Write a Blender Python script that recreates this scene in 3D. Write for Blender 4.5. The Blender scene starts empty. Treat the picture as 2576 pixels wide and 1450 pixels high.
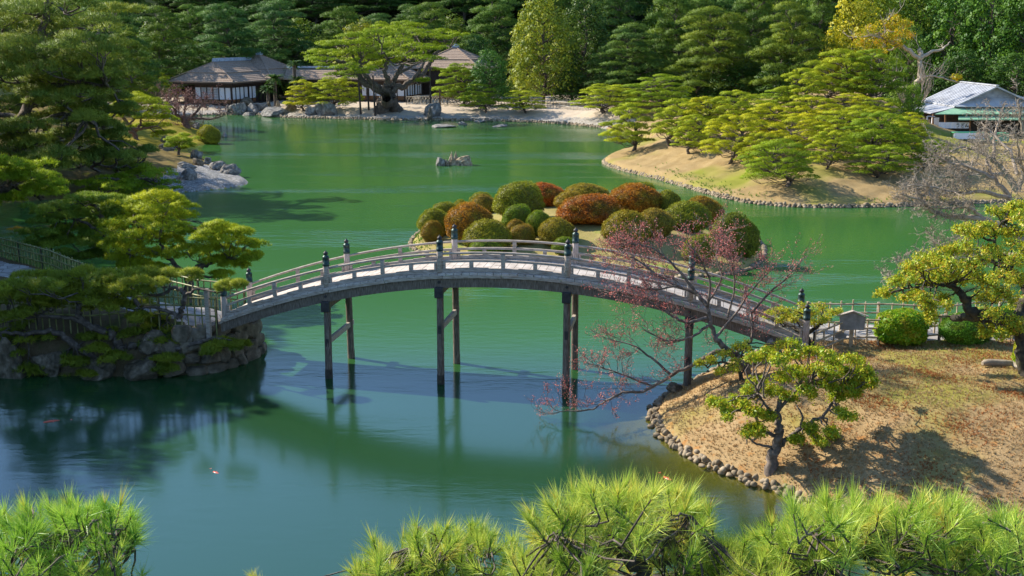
import bpy, math, random
import numpy as np
from mathutils import Vector
# ---------------------------------------------------------------- camera, sky, sun, exposure
SC = bpy.context.scene
FP, YH, CH = 2800.0, 85.0, 12.0            # focal length and horizon row on a 2576 px wide plate, eye height
PITCH = math.atan((725 - YH) / FP)
cd = bpy.data.cameras.new('camera'); cam = bpy.data.objects.new('camera', cd)
SC.collection.objects.link(cam); SC.camera = cam
cam.location = (0, 0, CH); cam.rotation_euler = (math.pi / 2 - PITCH, 0, 0)
cd.sensor_width = 36; cd.lens = 36 * FP / 2576; cd.clip_start = 0.1; cd.clip_end = 3000
LD = Vector((1.25, -0.62, -1.0)).normalized()      # direction the sunlight travels
SUN_EL = math.asin(-LD.z)
W = bpy.data.worlds.new('World'); SC.world = W; W.use_nodes = True
nt = W.node_tree
sky = nt.nodes.new('ShaderNodeTexSky'); sky.sky_type = 'NISHITA'; sky.sun_disc = False
sky.sun_elevation = SUN_EL; sky.sun_rotation = math.atan2(-LD.x, -LD.y); sky.air_density = 1.0; sky.dust_density = 0.1; sky.ozone_density = 4.0
bg = nt.nodes['Background']; bg.inputs[1].default_value = 0.15
tn = nt.nodes.new('ShaderNodeMix'); tn.data_type = 'RGBA'; tn.blend_type = 'MULTIPLY'; tn.inputs['Factor'].default_value = 1
tn.inputs['B'].default_value = (.94, 1.0, 1.04, 1); nt.links.new(sky.outputs[0], tn.inputs['A']); nt.links.new(tn.outputs['Result'], bg.inputs[0])
sl = bpy.data.lights.new('sun', 'SUN'); sl.energy = 5.0; sl.angle = math.radians(0.5); sl.color = (1, 0.93, 0.80)
so = bpy.data.objects.new('sun', sl); SC.collection.objects.link(so)
so.rotation_euler = LD.to_track_quat('-Z', 'Y').to_euler(); so.location = (-60, 40, 60)
SC.view_settings.view_transform = 'Standard'; SC.view_settings.look = 'None'
SC.view_settings.gamma = 1; SC.view_settings.exposure = 0.92
SC.render.engine = 'CYCLES'
SC.cycles.max_bounces = 6; SC.cycles.diffuse_bounces = 3; SC.cycles.glossy_bounces = 3
SC.cycles.transmission_bounces = 3; SC.cycles.transparent_max_bounces = 8
SC.cycles.use_denoising = True; SC.cycles.sample_clamp_indirect = 6

# ---------------------------------------------------------------- plate geometry helpers
FW = np.array([0, math.cos(PITCH), -math.sin(PITCH)]); UP = np.array([0, math.sin(PITCH), math.cos(PITCH)])
RT = np.array([1.0, 0, 0]); CC = np.array([0, 0, CH])
def ray(u, v): return FW * FP + RT * (u - 1288) + UP * (725 - v)
def at(u, v, z=0.0):
    r = ray(u, v); return CC + r * ((z - CH) / r[2])
def atY(u, v, Y):
    r = ray(u, v); return CC + r * (Y / r[1])
def pxm(Y): return FP / (Y * 1.02)            # plate pixels per metre at depth Y

# ---------------------------------------------------------------- object helpers
def link(o):
    SC.collection.objects.link(o); return o
def tag(o, label=None, cat=None, group=None, kind=None):
    if label: o['label'] = label
    if cat: o['category'] = cat
    if group: o['group'] = group
    if kind: o['kind'] = kind
    return o
def empty(name, loc=(0, 0, 0), rz=0.0, label=None, cat=None, group=None):
    o = bpy.data.objects.new(name, None); link(o); o.location = loc; o.rotation_euler = (0, 0, rz)
    o.empty_display_size = 0.2
    return tag(o, label, cat, group)
class MB:
    def __init__(s): s.V = []; s.F = []; s.t = []; s.n = 0; s.N = []
    def add(s, V, F, tint=0.5, smooth=False, N=None):
        V = np.asarray(V, dtype=np.float32).reshape(-1, 3); F = np.asarray(F, dtype=np.int32)
        s.V.append(V); s.F.append((F + s.n, smooth)); s.n += len(V)
        s.N.append(N)
        s.t.append(np.broadcast_to(np.asarray(tint, dtype=np.float32), (len(V),)))
    def mesh(s, name, mat):
        me = bpy.data.meshes.new(name)
        if s.n:
            V = np.concatenate(s.V); me.vertices.add(len(V)); me.vertices.foreach_set('co', V.ravel())
            li = np.concatenate([f.ravel() for f, _ in s.F])
            tot = np.concatenate([np.full(len(f), f.shape[1], np.int32) for f, _ in s.F])
            sm = np.concatenate([np.full(len(f), m, bool) for f, m in s.F])
            me.loops.add(len(li)); me.loops.foreach_set('vertex_index', li.astype(np.int32))
            me.polygons.add(len(tot)); st = np.concatenate([[0], np.cumsum(tot)[:-1]]).astype(np.int32)
            me.polygons.foreach_set('loop_start', st); me.polygons.foreach_set('use_smooth', sm)
            a = me.attributes.new('tint', 'FLOAT', 'POINT'); a.data.foreach_set('value', np.concatenate(s.t))
            me.update(calc_edges=True)
            if all(q is not None for q in s.N):        # soft leaf-mass normals
                me.polygons.foreach_set('use_smooth', np.ones(len(tot), bool)); me.normals_split_custom_set_from_vertices(np.concatenate(s.N).astype(np.float32))
        me.materials.append(mat); return me
    def build(s, name, mat, parent=None):
        o = bpy.data.objects.new(name, s.mesh(name, mat)); link(o)
        if parent is not None: o.parent = parent
        return o
    # ---- shapes
    def box(s, c, d, rz=0.0, bev=0.0, tint=0.5):
        hx, hy, hz = d[0] / 2, d[1] / 2, d[2] / 2
        ca, sa = math.cos(rz), math.sin(rz)
        if bev > 0:
            b = min(bev, hx * .9, hy * .9, hz * .9)
            P = []
            for z, ins in ((-hz, b), (-hz + b, 0), (hz - b, 0), (hz, b)):
                x, y = hx - ins, hy - ins
                P += [(-x, -y, z), (x, -y, z), (x, y, z), (-x, y, z)]
            F = [[3, 2, 1, 0], [12, 13, 14, 15]]
            for k in range(3):
                for j in range(4): F.append([k * 4 + j, k * 4 + (j + 1) % 4, k * 4 + 4 + (j + 1) % 4, k * 4 + 4 + j])
        else:
            P = [(-hx, -hy, -hz), (hx, -hy, -hz), (hx, hy, -hz), (-hx, hy, -hz), (-hx, -hy, hz), (hx, -hy, hz), (hx, hy, hz), (-hx, hy, hz)]
            F = [[3, 2, 1, 0], [4, 5, 6, 7], [0, 1, 5, 4], [1, 2, 6, 5], [2, 3, 7, 6], [3, 0, 4, 7]]
        P = np.array(P, float)
        X = np.stack([P[:, 0] * ca - P[:, 1] * sa + c[0], P[:, 0] * sa + P[:, 1] * ca + c[1], P[:, 2] + c[2]], 1)
        s.add(X, F, tint)
    def beam(s, p, q, w, h, tint=0.5):      # rectangular bar from p to q, h measured upwards
        p = np.array(p, float); q = np.array(q, float); d = q - p; d /= np.linalg.norm(d)
        sd = np.cross(d, [0, 0, 1.0]); n_ = np.linalg.norm(sd)
        sd = sd / n_ if n_ > 1e-6 else np.array([1.0, 0, 0]); u = np.cross(sd, d)
        P = [c + sd * a * w / 2 + u * b * h / 2 for c in (p, q) for a, b in ((-1, -1), (1, -1), (1, 1), (-1, 1))]
        s.add(P, [[0, 1, 2, 3], [7, 6, 5, 4], [0, 4, 5, 1], [1, 5, 6, 2], [2, 6, 7, 3], [3, 7, 4, 0]], tint)
    def tube(s, pts, rad, k=6, tint=0.5, cap=False, smooth=True):
        P = np.asarray(pts, float); n = len(P)
        r = np.broadcast_to(np.asarray(rad, float), (n,)) if np.ndim(rad) else np.full(n, float(rad))
        T = np.gradient(P, axis=0); T /= np.maximum(np.linalg.norm(T, axis=1, keepdims=True), 1e-9)
        ref = np.array([0.31, 0.17, 0.93]) if abs(T[0][2]) < .8 else np.array([0.95, 0.2, 0.1])
        A = np.cross(T, ref); A /= np.maximum(np.linalg.norm(A, axis=1, keepdims=True), 1e-9); B = np.cross(T, A)
        an = np.arange(k) * 2 * math.pi / k
        V = P[:, None, :] + r[:, None, None] * (np.cos(an)[None, :, None] * A[:, None, :] + np.sin(an)[None, :, None] * B[:, None, :])
        i = np.arange(n - 1)[:, None] * k; j = np.arange(k)[None, :]; j2 = (j + 1) % k
        F = np.stack([i + j, i + j2, i + k + j2, i + k + j], -1).reshape(-1, 4)
        s.add(V.reshape(-1, 3), F, tint, smooth)
        if cap:
            s.add(V[0], [list(range(k))[::-1]], tint); s.add(V[-1], [list(range(k))], tint)
    def lathe(s, prof, c=(0, 0, 0), k=16, tint=0.5):
        an = np.arange(k) * 2 * math.pi / k
        V = np.array([[(c[0] + r * math.cos(a), c[1] + r * math.sin(a), c[2] + z) for a in an] for r, z in prof])
        i = np.arange(len(prof) - 1)[:, None] * k; j = np.arange(k)[None, :]; j2 = (j + 1) % k
        F = np.stack([i + j, i + j2, i + k + j2, i + k + j], -1).reshape(-1, 4)
        s.add(V.reshape(-1, 3), F, tint, True)

# ---------------------------------------------------------------- materials
def new_mat(name):
    m = bpy.data.materials.new(name); m.use_nodes = True
    n = m.node_tree.nodes; p = n['Principled BSDF']; return m, m.node_tree, n, p, m.node_tree.links
def noise_col(t, cols, scale, coord='Object', detail=6, stretch=None, rough=0.6):
    n, l = t.nodes, t.links
    tc = n.new('ShaderNodeTexCoord'); src = tc.outputs[coord]
    if coord == 'World': pass
    if stretch:
        mp = n.new('ShaderNodeMapping'); mp.inputs['Scale'].default_value = stretch; l.new(src, mp.inputs[0]); src = mp.outputs[0]
    nz = n.new('ShaderNodeTexNoise'); nz.inputs['Scale'].default_value = scale; nz.inputs['Detail'].default_value = detail
    nz.inputs['Roughness'].default_value = rough; l.new(src, nz.inputs['Vector'])
    cr = n.new('ShaderNodeValToRGB'); e = cr.color_ramp.elements
    ps = np.linspace(.3, .7, len(cols))
    e[0].position = ps[0]; e[0].color = (*cols[0], 1); e[1].position = ps[-1]; e[1].color = (*cols[-1], 1)
    for q, c in zip(ps[1:-1], cols[1:-1]):
        x = e.new(q); x.color = (*c, 1)
    l.new(nz.outputs['Fac'], cr.inputs[0]); return cr.outputs[0], nz.outputs['Fac'], src
def surf(name, cols, scale=4, rough=.8, bump=.3, bdist=.02, coord='Object', stretch=None, metal=0, bscale=None, spec=.4):
    m, t, n, p, l = new_mat(name)
    c, f, src = noise_col(t, cols, scale, coord, stretch=stretch)
    l.new(c, p.inputs['Base Color']); p.inputs['Roughness'].default_value = rough; p.inputs['Metallic'].default_value = metal
    p.inputs['Specular IOR Level'].default_value = spec
    if bump:
        b = n.new('ShaderNodeBump'); b.inputs['Strength'].default_value = bump; b.inputs['Distance'].default_value = bdist
        if bscale:
            nz = n.new('ShaderNodeTexNoise'); nz.inputs['Scale'].default_value = bscale; nz.inputs['Detail'].default_value = 5
            l.new(src, nz.inputs['Vector']); f = nz.outputs['Fac']
        l.new(f, b.inputs['Height']); l.new(b.outputs[0], p.inputs['Normal'])
    return m
def leaf_mat(name, cols, trans=.3, rough=.55, spec=.25, mixed=None):
    m, t, n, p, l = new_mat(name)
    a = n.new('ShaderNodeAttribute'); a.attribute_name = 'tint'
    cr = n.new('ShaderNodeValToRGB'); e = cr.color_ramp.elements
    ps = np.linspace(0, 1, len(cols)); e[0].position = 0; e[0].color = (*cols[0], 1); e[1].position = 1; e[1].color = (*cols[-1], 1)
    for q, c in zip(ps[1:-1], cols[1:-1]): e.new(q).color = (*c, 1)
    l.new(a.outputs['Fac'], cr.inputs[0])
    oi = n.new('ShaderNodeObjectInfo')
    mx = n.new('ShaderNodeMix'); mx.data_type = 'RGBA'; mx.blend_type = 'MULTIPLY'; mx.inputs['Factor'].default_value = 1
    l.new(cr.outputs[0], mx.inputs['A']); 
    if mixed:
        tc = n.new('ShaderNodeTexCoord'); nz = n.new('ShaderNodeTexNoise'); nz.inputs['Scale'].default_value = 1.7; nz.inputs['Detail'].default_value = 5; l.new(tc.outputs['Object'], nz.inputs['Vector'])
        mr = n.new('ShaderNodeMapRange'); mr.inputs[1].default_value = .45; mr.inputs[2].default_value = .68; mr.inputs[4].default_value = .75; l.new(nz.outputs['Fac'], mr.inputs[0])
        m2 = n.new('ShaderNodeMix'); m2.data_type = 'RGBA'; l.new(mr.outputs[0], m2.inputs['Factor']); l.new(oi.outputs['Color'], m2.inputs['A']); m2.inputs['B'].default_value = (*mixed, 1); l.new(m2.outputs['Result'], mx.inputs['B'])
    else: l.new(oi.outputs['Color'], mx.inputs['B'])
    l.new(mx.outputs['Result'], p.inputs['Base Color'])
    p.inputs['Roughness'].default_value = rough; p.inputs['Specular IOR Level'].default_value = spec
    tr = n.new('ShaderNodeBsdfTranslucent'); l.new(mx.outputs['Result'], tr.inputs[0])
    ms = n.new('ShaderNodeMixShader'); ms.inputs[0].default_value = trans
    l.new(p.outputs[0], ms.inputs[1]); l.new(tr.outputs[0], ms.inputs[2])
    l.new(ms.outputs[0], n['Material Output'].inputs[0]); return m
M = {}
M['bark'] = surf('pine bark', [(.035, .026, .02), (.10, .075, .055), (.19, .155, .125)], 7, .9, .8, .05)
M['bark_red'] = surf('reddish bark', [(.06, .03, .02), (.16, .085, .06), (.24, .16, .12)], 6, .9, .7, .04)
M['bark_pale'] = surf('pale smooth bark', [(.16, .12, .085), (.30, .23, .165), (.40, .33, .25)], 5, .8, .3, .02)
M['bark_white'] = surf('bleached limb bark', [(.18, .14, .10), (.36, .29, .21), (.48, .41, .32)], 3, .8, .4, .04)
M['bark_moss'] = surf('mossy dark bark', [(.022, .018, .014), (.06, .05, .035), (.11, .10, .05)], 6, .9, .8, .04)
M['bark_plum'] = surf('grey plum bark', [(.06, .045, .035), (.15, .115, .09), (.27, .21, .17)], 6, .85, .6, .03)
M['pine'] = leaf_mat('cloud pine needles', [(.11, .19, .016), (.36, .43, .016), (.62, .60, .022)], .34)
M['pine_fg'] = leaf_mat('long pine needles', [(.10, .22, .025), (.34, .46, .05), (.70, .70, .13), (.72, .42, .08)], .34, .4, .4)
M['pine_dark'] = leaf_mat('forest pine needles', [(.045, .10, .03), (.13, .21, .035), (.28, .33, .04)], .3)
M['broad'] = leaf_mat('broad leaves', [(.05, .10, .018), (.14, .20, .022), (.26, .30, .03)], .3)
M['leafy'] = leaf_mat('drooping evergreen leaves', [(.14, .24, .015), (.36, .44, .02), (.56, .46, .025), (.55, .30, .03)], .35, .45, .3)
M['shrub'] = leaf_mat('shrub leaves', [(.13, .11, .03), (.34, .29, .04), (.58, .48, .06)], .25, mixed=(.72, .80, .45))
M['blossom'] = leaf_mat('pink blossom buds', [(.48, .09, .08), (.70, .19, .16), (.82, .44, .36)], .38)
M['redtwig'] = leaf_mat('reddish twig buds', [(.14, .06, .05), (.26, .12, .10), (.34, .2, .17)], .3)
M['rock'] = surf('weathered rock', [(.055, .05, .042), (.165, .15, .13), (.35, .325, .29)], 2.6, .85, .9, .12)
M['rock_tan'] = surf('tan rock', [(.10, .07, .04), (.30, .22, .13), (.50, .42, .30)], 3.0, .85, .9, .12)
M['rock_dark'] = surf('damp mossy rock', [(.035, .03, .016), (.13, .10, .062), (.27, .21, .14)], 2.4, .8, .9, .12)
M['cobble'] = surf('pale cobbles', [(.10, .075, .042), (.235, .175, .105), (.36, .285, .19)], 2.6, .8, .5, .03)
M['wood_grey'] = surf('weathered grey timber', [(.18, .14, .105), (.37, .30, .235), (.52, .44, .36)], 3.5, .75, .3, .01, stretch=(1, 6, 6))
M['wood_pale'] = surf('pale post timber', [(.27, .21, .18), (.44, .36, .31), (.52, .45, .40)], 5, .7, .25, .01, stretch=(6, 6, 1))
M['wood_leg'] = surf('dark wet timber legs', [(.045, .034, .024), (.14, .108, .08), (.25, .20, .155)], 5, .75, .4, .015, stretch=(6, 6, .8))
M['plank'] = surf('bleached deck planks', [(.30, .25, .20), (.46, .395, .33), (.58, .51, .435)], 3, .8, .2, .01)
M['bronze'] = surf('green bronze', [(.012, .022, .02), (.03, .055, .048), (.07, .11, .09)], 9, .45, .2, .005, metal=.5)
M['iron'] = surf('dark iron sheath', [(.012, .011, .012), (.03, .026, .026), (.05, .045, .045)], 9, .6, .2, .005)
M['bamboo_g'] = surf('green bamboo', [(.10, .11, .03), (.22, .22, .07), (.38, .35, .16)], 3, .5, .1, .005)
M['bamboo_t'] = surf('tan bamboo', [(.22, .15, .085), (.42, .31, .19), (.55, .44, .30)], 3, .55, .1, .005)
M['bamboo_old'] = surf('old grey bamboo', [(.20, .17, .13), (.42, .37, .29), (.55, .5, .42)], 3, .6, .1, .005)
M['post_dark'] = surf('charred dark post', [(.012, .011, .01), (.03, .026, .022), (.055, .05, .042)], 5, .8, .3, .01)
M['thatch'] = surf('shingle thatch', [(.13, .085, .058), (.29, .205, .145), (.42, .32, .24)], 5, .9, .6, .05, stretch=(1, 1, 3))
M['tile'] = surf('blue grey ridge tile', [(.16, .19, .24), (.34, .39, .46), (.5, .55, .62)], 3, .5, .2, .01)
M['darkwood'] = surf('dark stained timber', [(.018, .012, .01), (.04, .026, .02), (.07, .045, .032)], 4, .6, .2, .01)
M['redwood'] = surf('red brown panel timber', [(.10, .045, .02), (.20, .09, .035), (.28, .14, .06)], 3, .6, .2, .01, stretch=(1, 1, 6))
M['paper'] = surf('white paper panel', [(.66, .68, .72), (.74, .75, .78), (.78, .78, .80)], 2, .8, 0)
M['plaster'] = surf('grey plaster', [(.20, .22, .26), (.30, .32, .37), (.38, .40, .44)], 2, .8, .1)
M['roof_white'] = surf('pale sheet metal roof', [(.26, .26, .27), (.41, .41, .42), (.52, .52, .53)], 1.0, .45, .1, .01)
M['green_paint'] = surf('faded green awning', [(.14, .30, .17), (.22, .40, .24), (.30, .48, .30)], 2, .6, .1)
M['green_dark'] = surf('green painted table', [(.03, .20, .08), (.06, .30, .13), (.09, .36, .17)], 3, .5, .1)
M['sign'] = surf('grey weathered sign board', [(.14, .14, .13), (.24, .23, .22), (.33, .32, .30)], 4, .7, .2)
M['koi'] = surf('red koi scales', [(.45, .05, .02), (.62, .10, .05), (.75, .3, .2)], 6, .3, 0)
M['ink'] = surf('black ink', [(.01, .01, .01), (.02, .02, .02)], 3, .8, 0)
def ground_mat(name, a, b, tuft, tscale, bump=.5, moss=None, mscale=.25, bdist=.05):
    m, t, n, p, l = new_mat(name)
    c1, f1, src = noise_col(t, a, 1.2)
    c2, f2, _ = noise_col(t, b, 22, rough=.7)
    mx = n.new('ShaderNodeMix'); mx.data_type = 'RGBA'; mx.inputs['Factor'].default_value = .5; l.new(c1, mx.inputs['A']); l.new(c2, mx.inputs['B'])
    out = mx.outputs['Result']
    for cols, sc, lo, hi in ([(tuft, tscale, .58, .70)] if tuft else []) + ([(moss, mscale, .50, .62)] if moss else []):
        nz = n.new('ShaderNodeTexNoise'); nz.inputs['Scale'].default_value = sc; nz.inputs['Detail'].default_value = 4; l.new(src, nz.inputs['Vector'])
        mr = n.new('ShaderNodeMapRange'); mr.inputs[1].default_value = lo; mr.inputs[2].default_value = hi; l.new(nz.outputs['Fac'], mr.inputs[0])
        m2 = n.new('ShaderNodeMix'); m2.data_type = 'RGBA'; l.new(mr.outputs[0], m2.inputs['Factor']); l.new(out, m2.inputs['A']); m2.inputs['B'].default_value = (*cols, 1); out = m2.outputs['Result']
    l.new(out, p.inputs['Base Color']); p.inputs['Roughness'].default_value = .95; p.inputs['Specular IOR Level'].default_value = .02
    bp = n.new('ShaderNodeBump'); bp.inputs['Strength'].default_value = bump; bp.inputs['Distance'].default_value = bdist
    nz = n.new('ShaderNodeTexNoise'); nz.inputs['Scale'].default_value = 9; nz.inputs['Detail'].default_value = 8; nz.inputs['Roughness'].default_value = .75; l.new(src, nz.inputs['Vector'])
    l.new(nz.outputs['Fac'], bp.inputs['Height']); l.new(bp.outputs[0], p.inputs['Normal']); return m
def stone_mat(name, cols, scale, gap, gapcol, bump=.6, bdist=.03):
    m, t, n, p, l = new_mat(name)
    tc = n.new('ShaderNodeTexCoord'); v = n.new('ShaderNodeTexVoronoi'); v.inputs['Scale'].default_value = scale; l.new(tc.outputs['Object'], v.inputs['Vector'])
    sp = n.new('ShaderNodeSeparateColor'); l.new(v.outputs['Color'], sp.inputs[0])
    cr = n.new('ShaderNodeValToRGB'); cr.color_ramp.elements[0].color = (*cols[0], 1); cr.color_ramp.elements[1].color = (*cols[1], 1); l.new(sp.outputs[0], cr.inputs[0])
    e = n.new('ShaderNodeTexVoronoi'); e.feature = 'DISTANCE_TO_EDGE'; e.inputs['Scale'].default_value = scale; l.new(tc.outputs['Object'], e.inputs['Vector'])
    mr = n.new('ShaderNodeMapRange'); mr.inputs[1].default_value = 0; mr.inputs[2].default_value = gap; l.new(e.outputs['Distance'], mr.inputs[0])
    mx = n.new('ShaderNodeMix'); mx.data_type = 'RGBA'; l.new(mr.outputs[0], mx.inputs['Factor']); mx.inputs['A'].default_value = (*gapcol, 1); l.new(cr.outputs[0], mx.inputs['B'])
    l.new(mx.outputs['Result'], p.inputs['Base Color']); p.inputs['Roughness'].default_value = .85
    b = n.new('ShaderNodeBump'); b.inputs['Strength'].default_value = bump; b.inputs['Distance'].default_value = bdist
    l.new(mr.outputs[0], b.inputs['Height']); l.new(b.outputs[0], p.inputs['Normal']); return m
M['lawn'] = ground_mat('dry winter lawn', [(.23, .145, .065), (.33, .225, .11), (.40, .285, .15)], [(.13, .08, .035), (.32, .21, .10), (.50, .36, .20)], (.34, .17, .06), 3.2, .7, (.24, .21, .05), .22)
M['hillgrass'] = ground_mat('dry hill grass', [(.23, .15, .062), (.31, .215, .10), (.38, .275, .135)], [(.17, .105, .045), (.31, .22, .10), (.42, .305, .16)], None, 1, .5, (.22, .22, .04), .10)
M['island'] = ground_mat('island turf', [(.22, .20, .06), (.33, .26, .10), (.38, .30, .14)], [(.14, .15, .03), (.30, .25, .09), (.42, .34, .16)], (.16, .26, .03), .45, .5)
M['moss'] = ground_mat('mossy bank', [(.16, .13, .03), (.28, .24, .03), (.36, .28, .06)], [(.10, .08, .02), (.22, .18, .03), (.34, .28, .06)], (.12, .08, .04), .5, .5)
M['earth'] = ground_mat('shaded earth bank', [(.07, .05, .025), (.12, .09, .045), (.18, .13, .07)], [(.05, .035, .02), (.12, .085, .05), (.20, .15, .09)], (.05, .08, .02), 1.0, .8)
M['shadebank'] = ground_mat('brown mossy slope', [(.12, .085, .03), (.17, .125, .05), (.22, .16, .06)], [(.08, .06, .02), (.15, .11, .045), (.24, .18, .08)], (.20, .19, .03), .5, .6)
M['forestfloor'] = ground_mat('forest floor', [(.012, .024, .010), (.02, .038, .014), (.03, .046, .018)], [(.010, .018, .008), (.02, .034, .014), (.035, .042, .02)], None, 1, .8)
M['bed'] = ground_mat('pond bed', [(.12, .12, .03), (.22, .19, .05), (.30, .25, .09)], [(.08, .08, .02), (.22, .18, .05), (.4, .32, .14)], None, 1, .8)
M['gravel'] = stone_mat('pale gravel beach', [(.22, .19, .15), (.62, .55, .47)], 8.0, .14, (.20, .17, .13), .7, .04)
M['gravel_grey'] = stone_mat('grey gravel spit', [(.14, .13, .12), (.42, .40, .37)], 6.5, .14, (.13, .12, .10), .8, .05)
M['sand'] = ground_mat('raked sand court', [(.38, .30, .215), (.46, .37, .27), (.52, .43, .32)], [(.34, .26, .19), (.46, .37, .27), (.55, .46, .35)], None, 1, .2)
M['paving'] = stone_mat('irregular stone paving', [(.22, .20, .18), (.40, .37, .33)], 2.1, .05, (.12, .10, .08), .5, .02)
# water: murky green body that shades by the sun, mirror of the sky by Fresnel, clearer over the shallows
def water_mat():
    m, t, n, p, l = new_mat('pond water')
    n.remove(p)
    tc = n.new('ShaderNodeTexCoord')
    def nz(scale, st, det=4, rough=.55):
        mp = n.new('ShaderNodeMapping'); mp.inputs['Scale'].default_value = st; mp.inputs['Rotation'].default_value = (0, 0, .25); l.new(tc.outputs['Object'], mp.inputs[0])
        x = n.new('ShaderNodeTexNoise'); x.inputs['Scale'].default_value = scale; x.inputs['Detail'].default_value = det; x.inputs['Roughness'].default_value = rough; l.new(mp.outputs[0], x.inputs['Vector']); return x.outputs['Fac']
    w1 = nz(1.6, (.55, 1.6, 1)); w2 = nz(.09, (.5, 1.4, 1), 3); w3 = nz(.055, (.45, 1.9, 1), 4, .65)
    mr = n.new('ShaderNodeMapRange'); mr.inputs[1].default_value = .50; mr.inputs[2].default_value = .66; mr.inputs[3].default_value = .035; mr.inputs[4].default_value = 1.0; l.new(w3, mr.inputs[0])
    b = n.new('ShaderNodeBump'); b.inputs['Distance'].default_value = .11; an = n.new('ShaderNodeAttribute'); an.attribute_name = 'near'; mn = n.new('ShaderNodeMath'); mn.operation = 'MULTIPLY_ADD'; l.new(an.outputs['Fac'], mn.inputs[0]); mn.inputs[1].default_value = -.72; mn.inputs[2].default_value = 1; mm = n.new('ShaderNodeMath'); mm.operation = 'MULTIPLY'; l.new(mn.outputs[0], mm.inputs[0]); l.new(mr.outputs[0], mm.inputs[1]); l.new(mm.outputs[0], b.inputs['Strength']); l.new(w1, b.inputs['Height'])
    body = n.new('ShaderNodeBsdfDiffuse')
    cm = n.new('ShaderNodeMix'); cm.data_type = 'RGBA'; cm.inputs['A'].default_value = (.028, .114, .022, 1); cm.inputs['B'].default_value = (.044, .148, .025, 1)
    l.new(w2, cm.inputs['Factor'])
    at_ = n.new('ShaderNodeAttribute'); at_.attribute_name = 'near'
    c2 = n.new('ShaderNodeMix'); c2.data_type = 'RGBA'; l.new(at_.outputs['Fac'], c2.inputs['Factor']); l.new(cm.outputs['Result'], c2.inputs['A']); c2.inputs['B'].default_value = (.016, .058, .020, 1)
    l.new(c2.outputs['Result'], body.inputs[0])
    tr = n.new('ShaderNodeBsdfTransparent'); tr.inputs[0].default_value = (.64, .68, .36, 1)
    a = n.new('ShaderNodeAttribute'); a.attribute_name = 'tint'
    ms = n.new('ShaderNodeMixShader'); l.new(a.outputs['Fac'], ms.inputs[0]); l.new(body.outputs[0], ms.inputs[1]); l.new(tr.outputs[0], ms.inputs[2])
    gl = n.new('ShaderNodeBsdfGlossy'); gl.inputs['Roughness'].default_value = .135; l.new(b.outputs[0], gl.inputs['Normal'])
    fr = n.new('ShaderNodeFresnel'); 
    ge = n.new('ShaderNodeNewGeometry'); bf = n.new('ShaderNodeMapRange'); l.new(ge.outputs['Backfacing'], bf.inputs[0]); bf.inputs[3].default_value = 1.85; bf.inputs[4].default_value = 1 / 1.85; l.new(bf.outputs[0], fr.inputs['IOR'])   # same reflectance from both sides, so sun reaches the shallow bed
    l.new(b.outputs[0], fr.inputs['Normal'])
    mf = n.new('ShaderNodeMixShader'); l.new(fr.outputs[0], mf.inputs[0]); l.new(ms.outputs[0], mf.inputs[1]); l.new(gl.outputs[0], mf.inputs[2])
    l.new(mf.outputs[0], n['Material Output'].inputs[0]); return m
M['water'] = water_mat()

# ---------------------------------------------------------------- terrain
def P(u, v): return tuple(at(u, v, 0)[:2])
F_FRONT = [(30, 21), (20, 22.3)] + [P(*q) for q in [(2400, 1365), (2150, 1305), (2060, 1285), (1970, 1245), (1900, 1222), (1830, 1195), (1760, 1165), (1700, 1130), (1662, 1100), (1642, 1070), (1638, 1045), (1655, 1012), (1700, 985), (1745, 962), (1800, 935), (1870, 905), (1925, 882)]]
HILL_FRONT = [P(*q) for q in [(2576, 508), (2290, 520), (2200, 522), (2060, 524), (1960, 520), (1880, 512), (1800, 495), (1720, 470), (1640, 447), (1560, 430), (1508, 410)]]
FAR = [P(*q) for q in [(1521, 323), (1460, 317), (1400, 311), (1300, 307), (1200, 304), (1100, 303), (1000, 304), (900, 301), (760, 298), (700, 296), (660, 290), (620, 289), (560, 289), (500, 291), (440, 297)]]
DTIP = [P(*q) for q in [(425, 305), (470, 318), (520, 332), (548, 346), (545, 356), (513, 365), (490, 370), (470, 377), (480, 388), (505, 396), (540, 412), (580, 428), (612, 446), (632, 462), (600, 471), (540, 478), (470, 484), (420, 487), (330, 490), (220, 496), (120, 502)]]
E_FRONT = [(-9.75, 41.8), (-9.35, 41.1)] + [P(*q) for q in [(668, 886), (640, 905), (560, 936), (450, 946), (300, 949), (100, 945), (0, 945)]]
POND = ([(30, 18), (22, 17)][::-1] + F_FRONT[0:0]) 
POND = [(-70, 17), (-20, 16.5), (10, 16.5), (24, 17.2), (30, 18.4)] + F_FRONT + [(9.0, 38.3), (10.5, 39.5), (14, 40.3), (18, 41.5), (21, 45), (24, 52), (33, 57), (50, 62), (52, 80)] + HILL_FRONT + \
    [P(*q) for q in [(1540, 397), (1600, 386), (1640, 373), (1642, 358), (1610, 345), (1560, 333)]] + FAR + DTIP + [(-42, 76), (-40, 62), (-28, 56), (-23.5, 53), (-18, 47.8), (-14.5, 44.2), (-10.5, 42.5)] + E_FRONT + [(-24, 38.2), (-70, 35)]
ISLE = [P(*q) for q in [(1030, 615), (1045, 634), (1100, 655), (1250, 676), (1400, 692), (1600, 702), (1780, 698), (1885, 682), (1922, 655), (1925, 630), (1905, 598), (1850, 565), (1790, 545), (1700, 528), (1600, 518), (1450, 512), (1300, 516), (1180, 535), (1100, 560), (1045, 590)]]
def dense(poly, step):
    out = []
    for a, b in zip(poly, poly[1:]):
        n = max(1, int(math.dist(a, b) / step)); out += [(a[0] + (b[0] - a[0]) * i / n, a[1] + (b[1] - a[1]) * i / n) for i in range(n)]
    return out + [poly[-1]]
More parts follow.
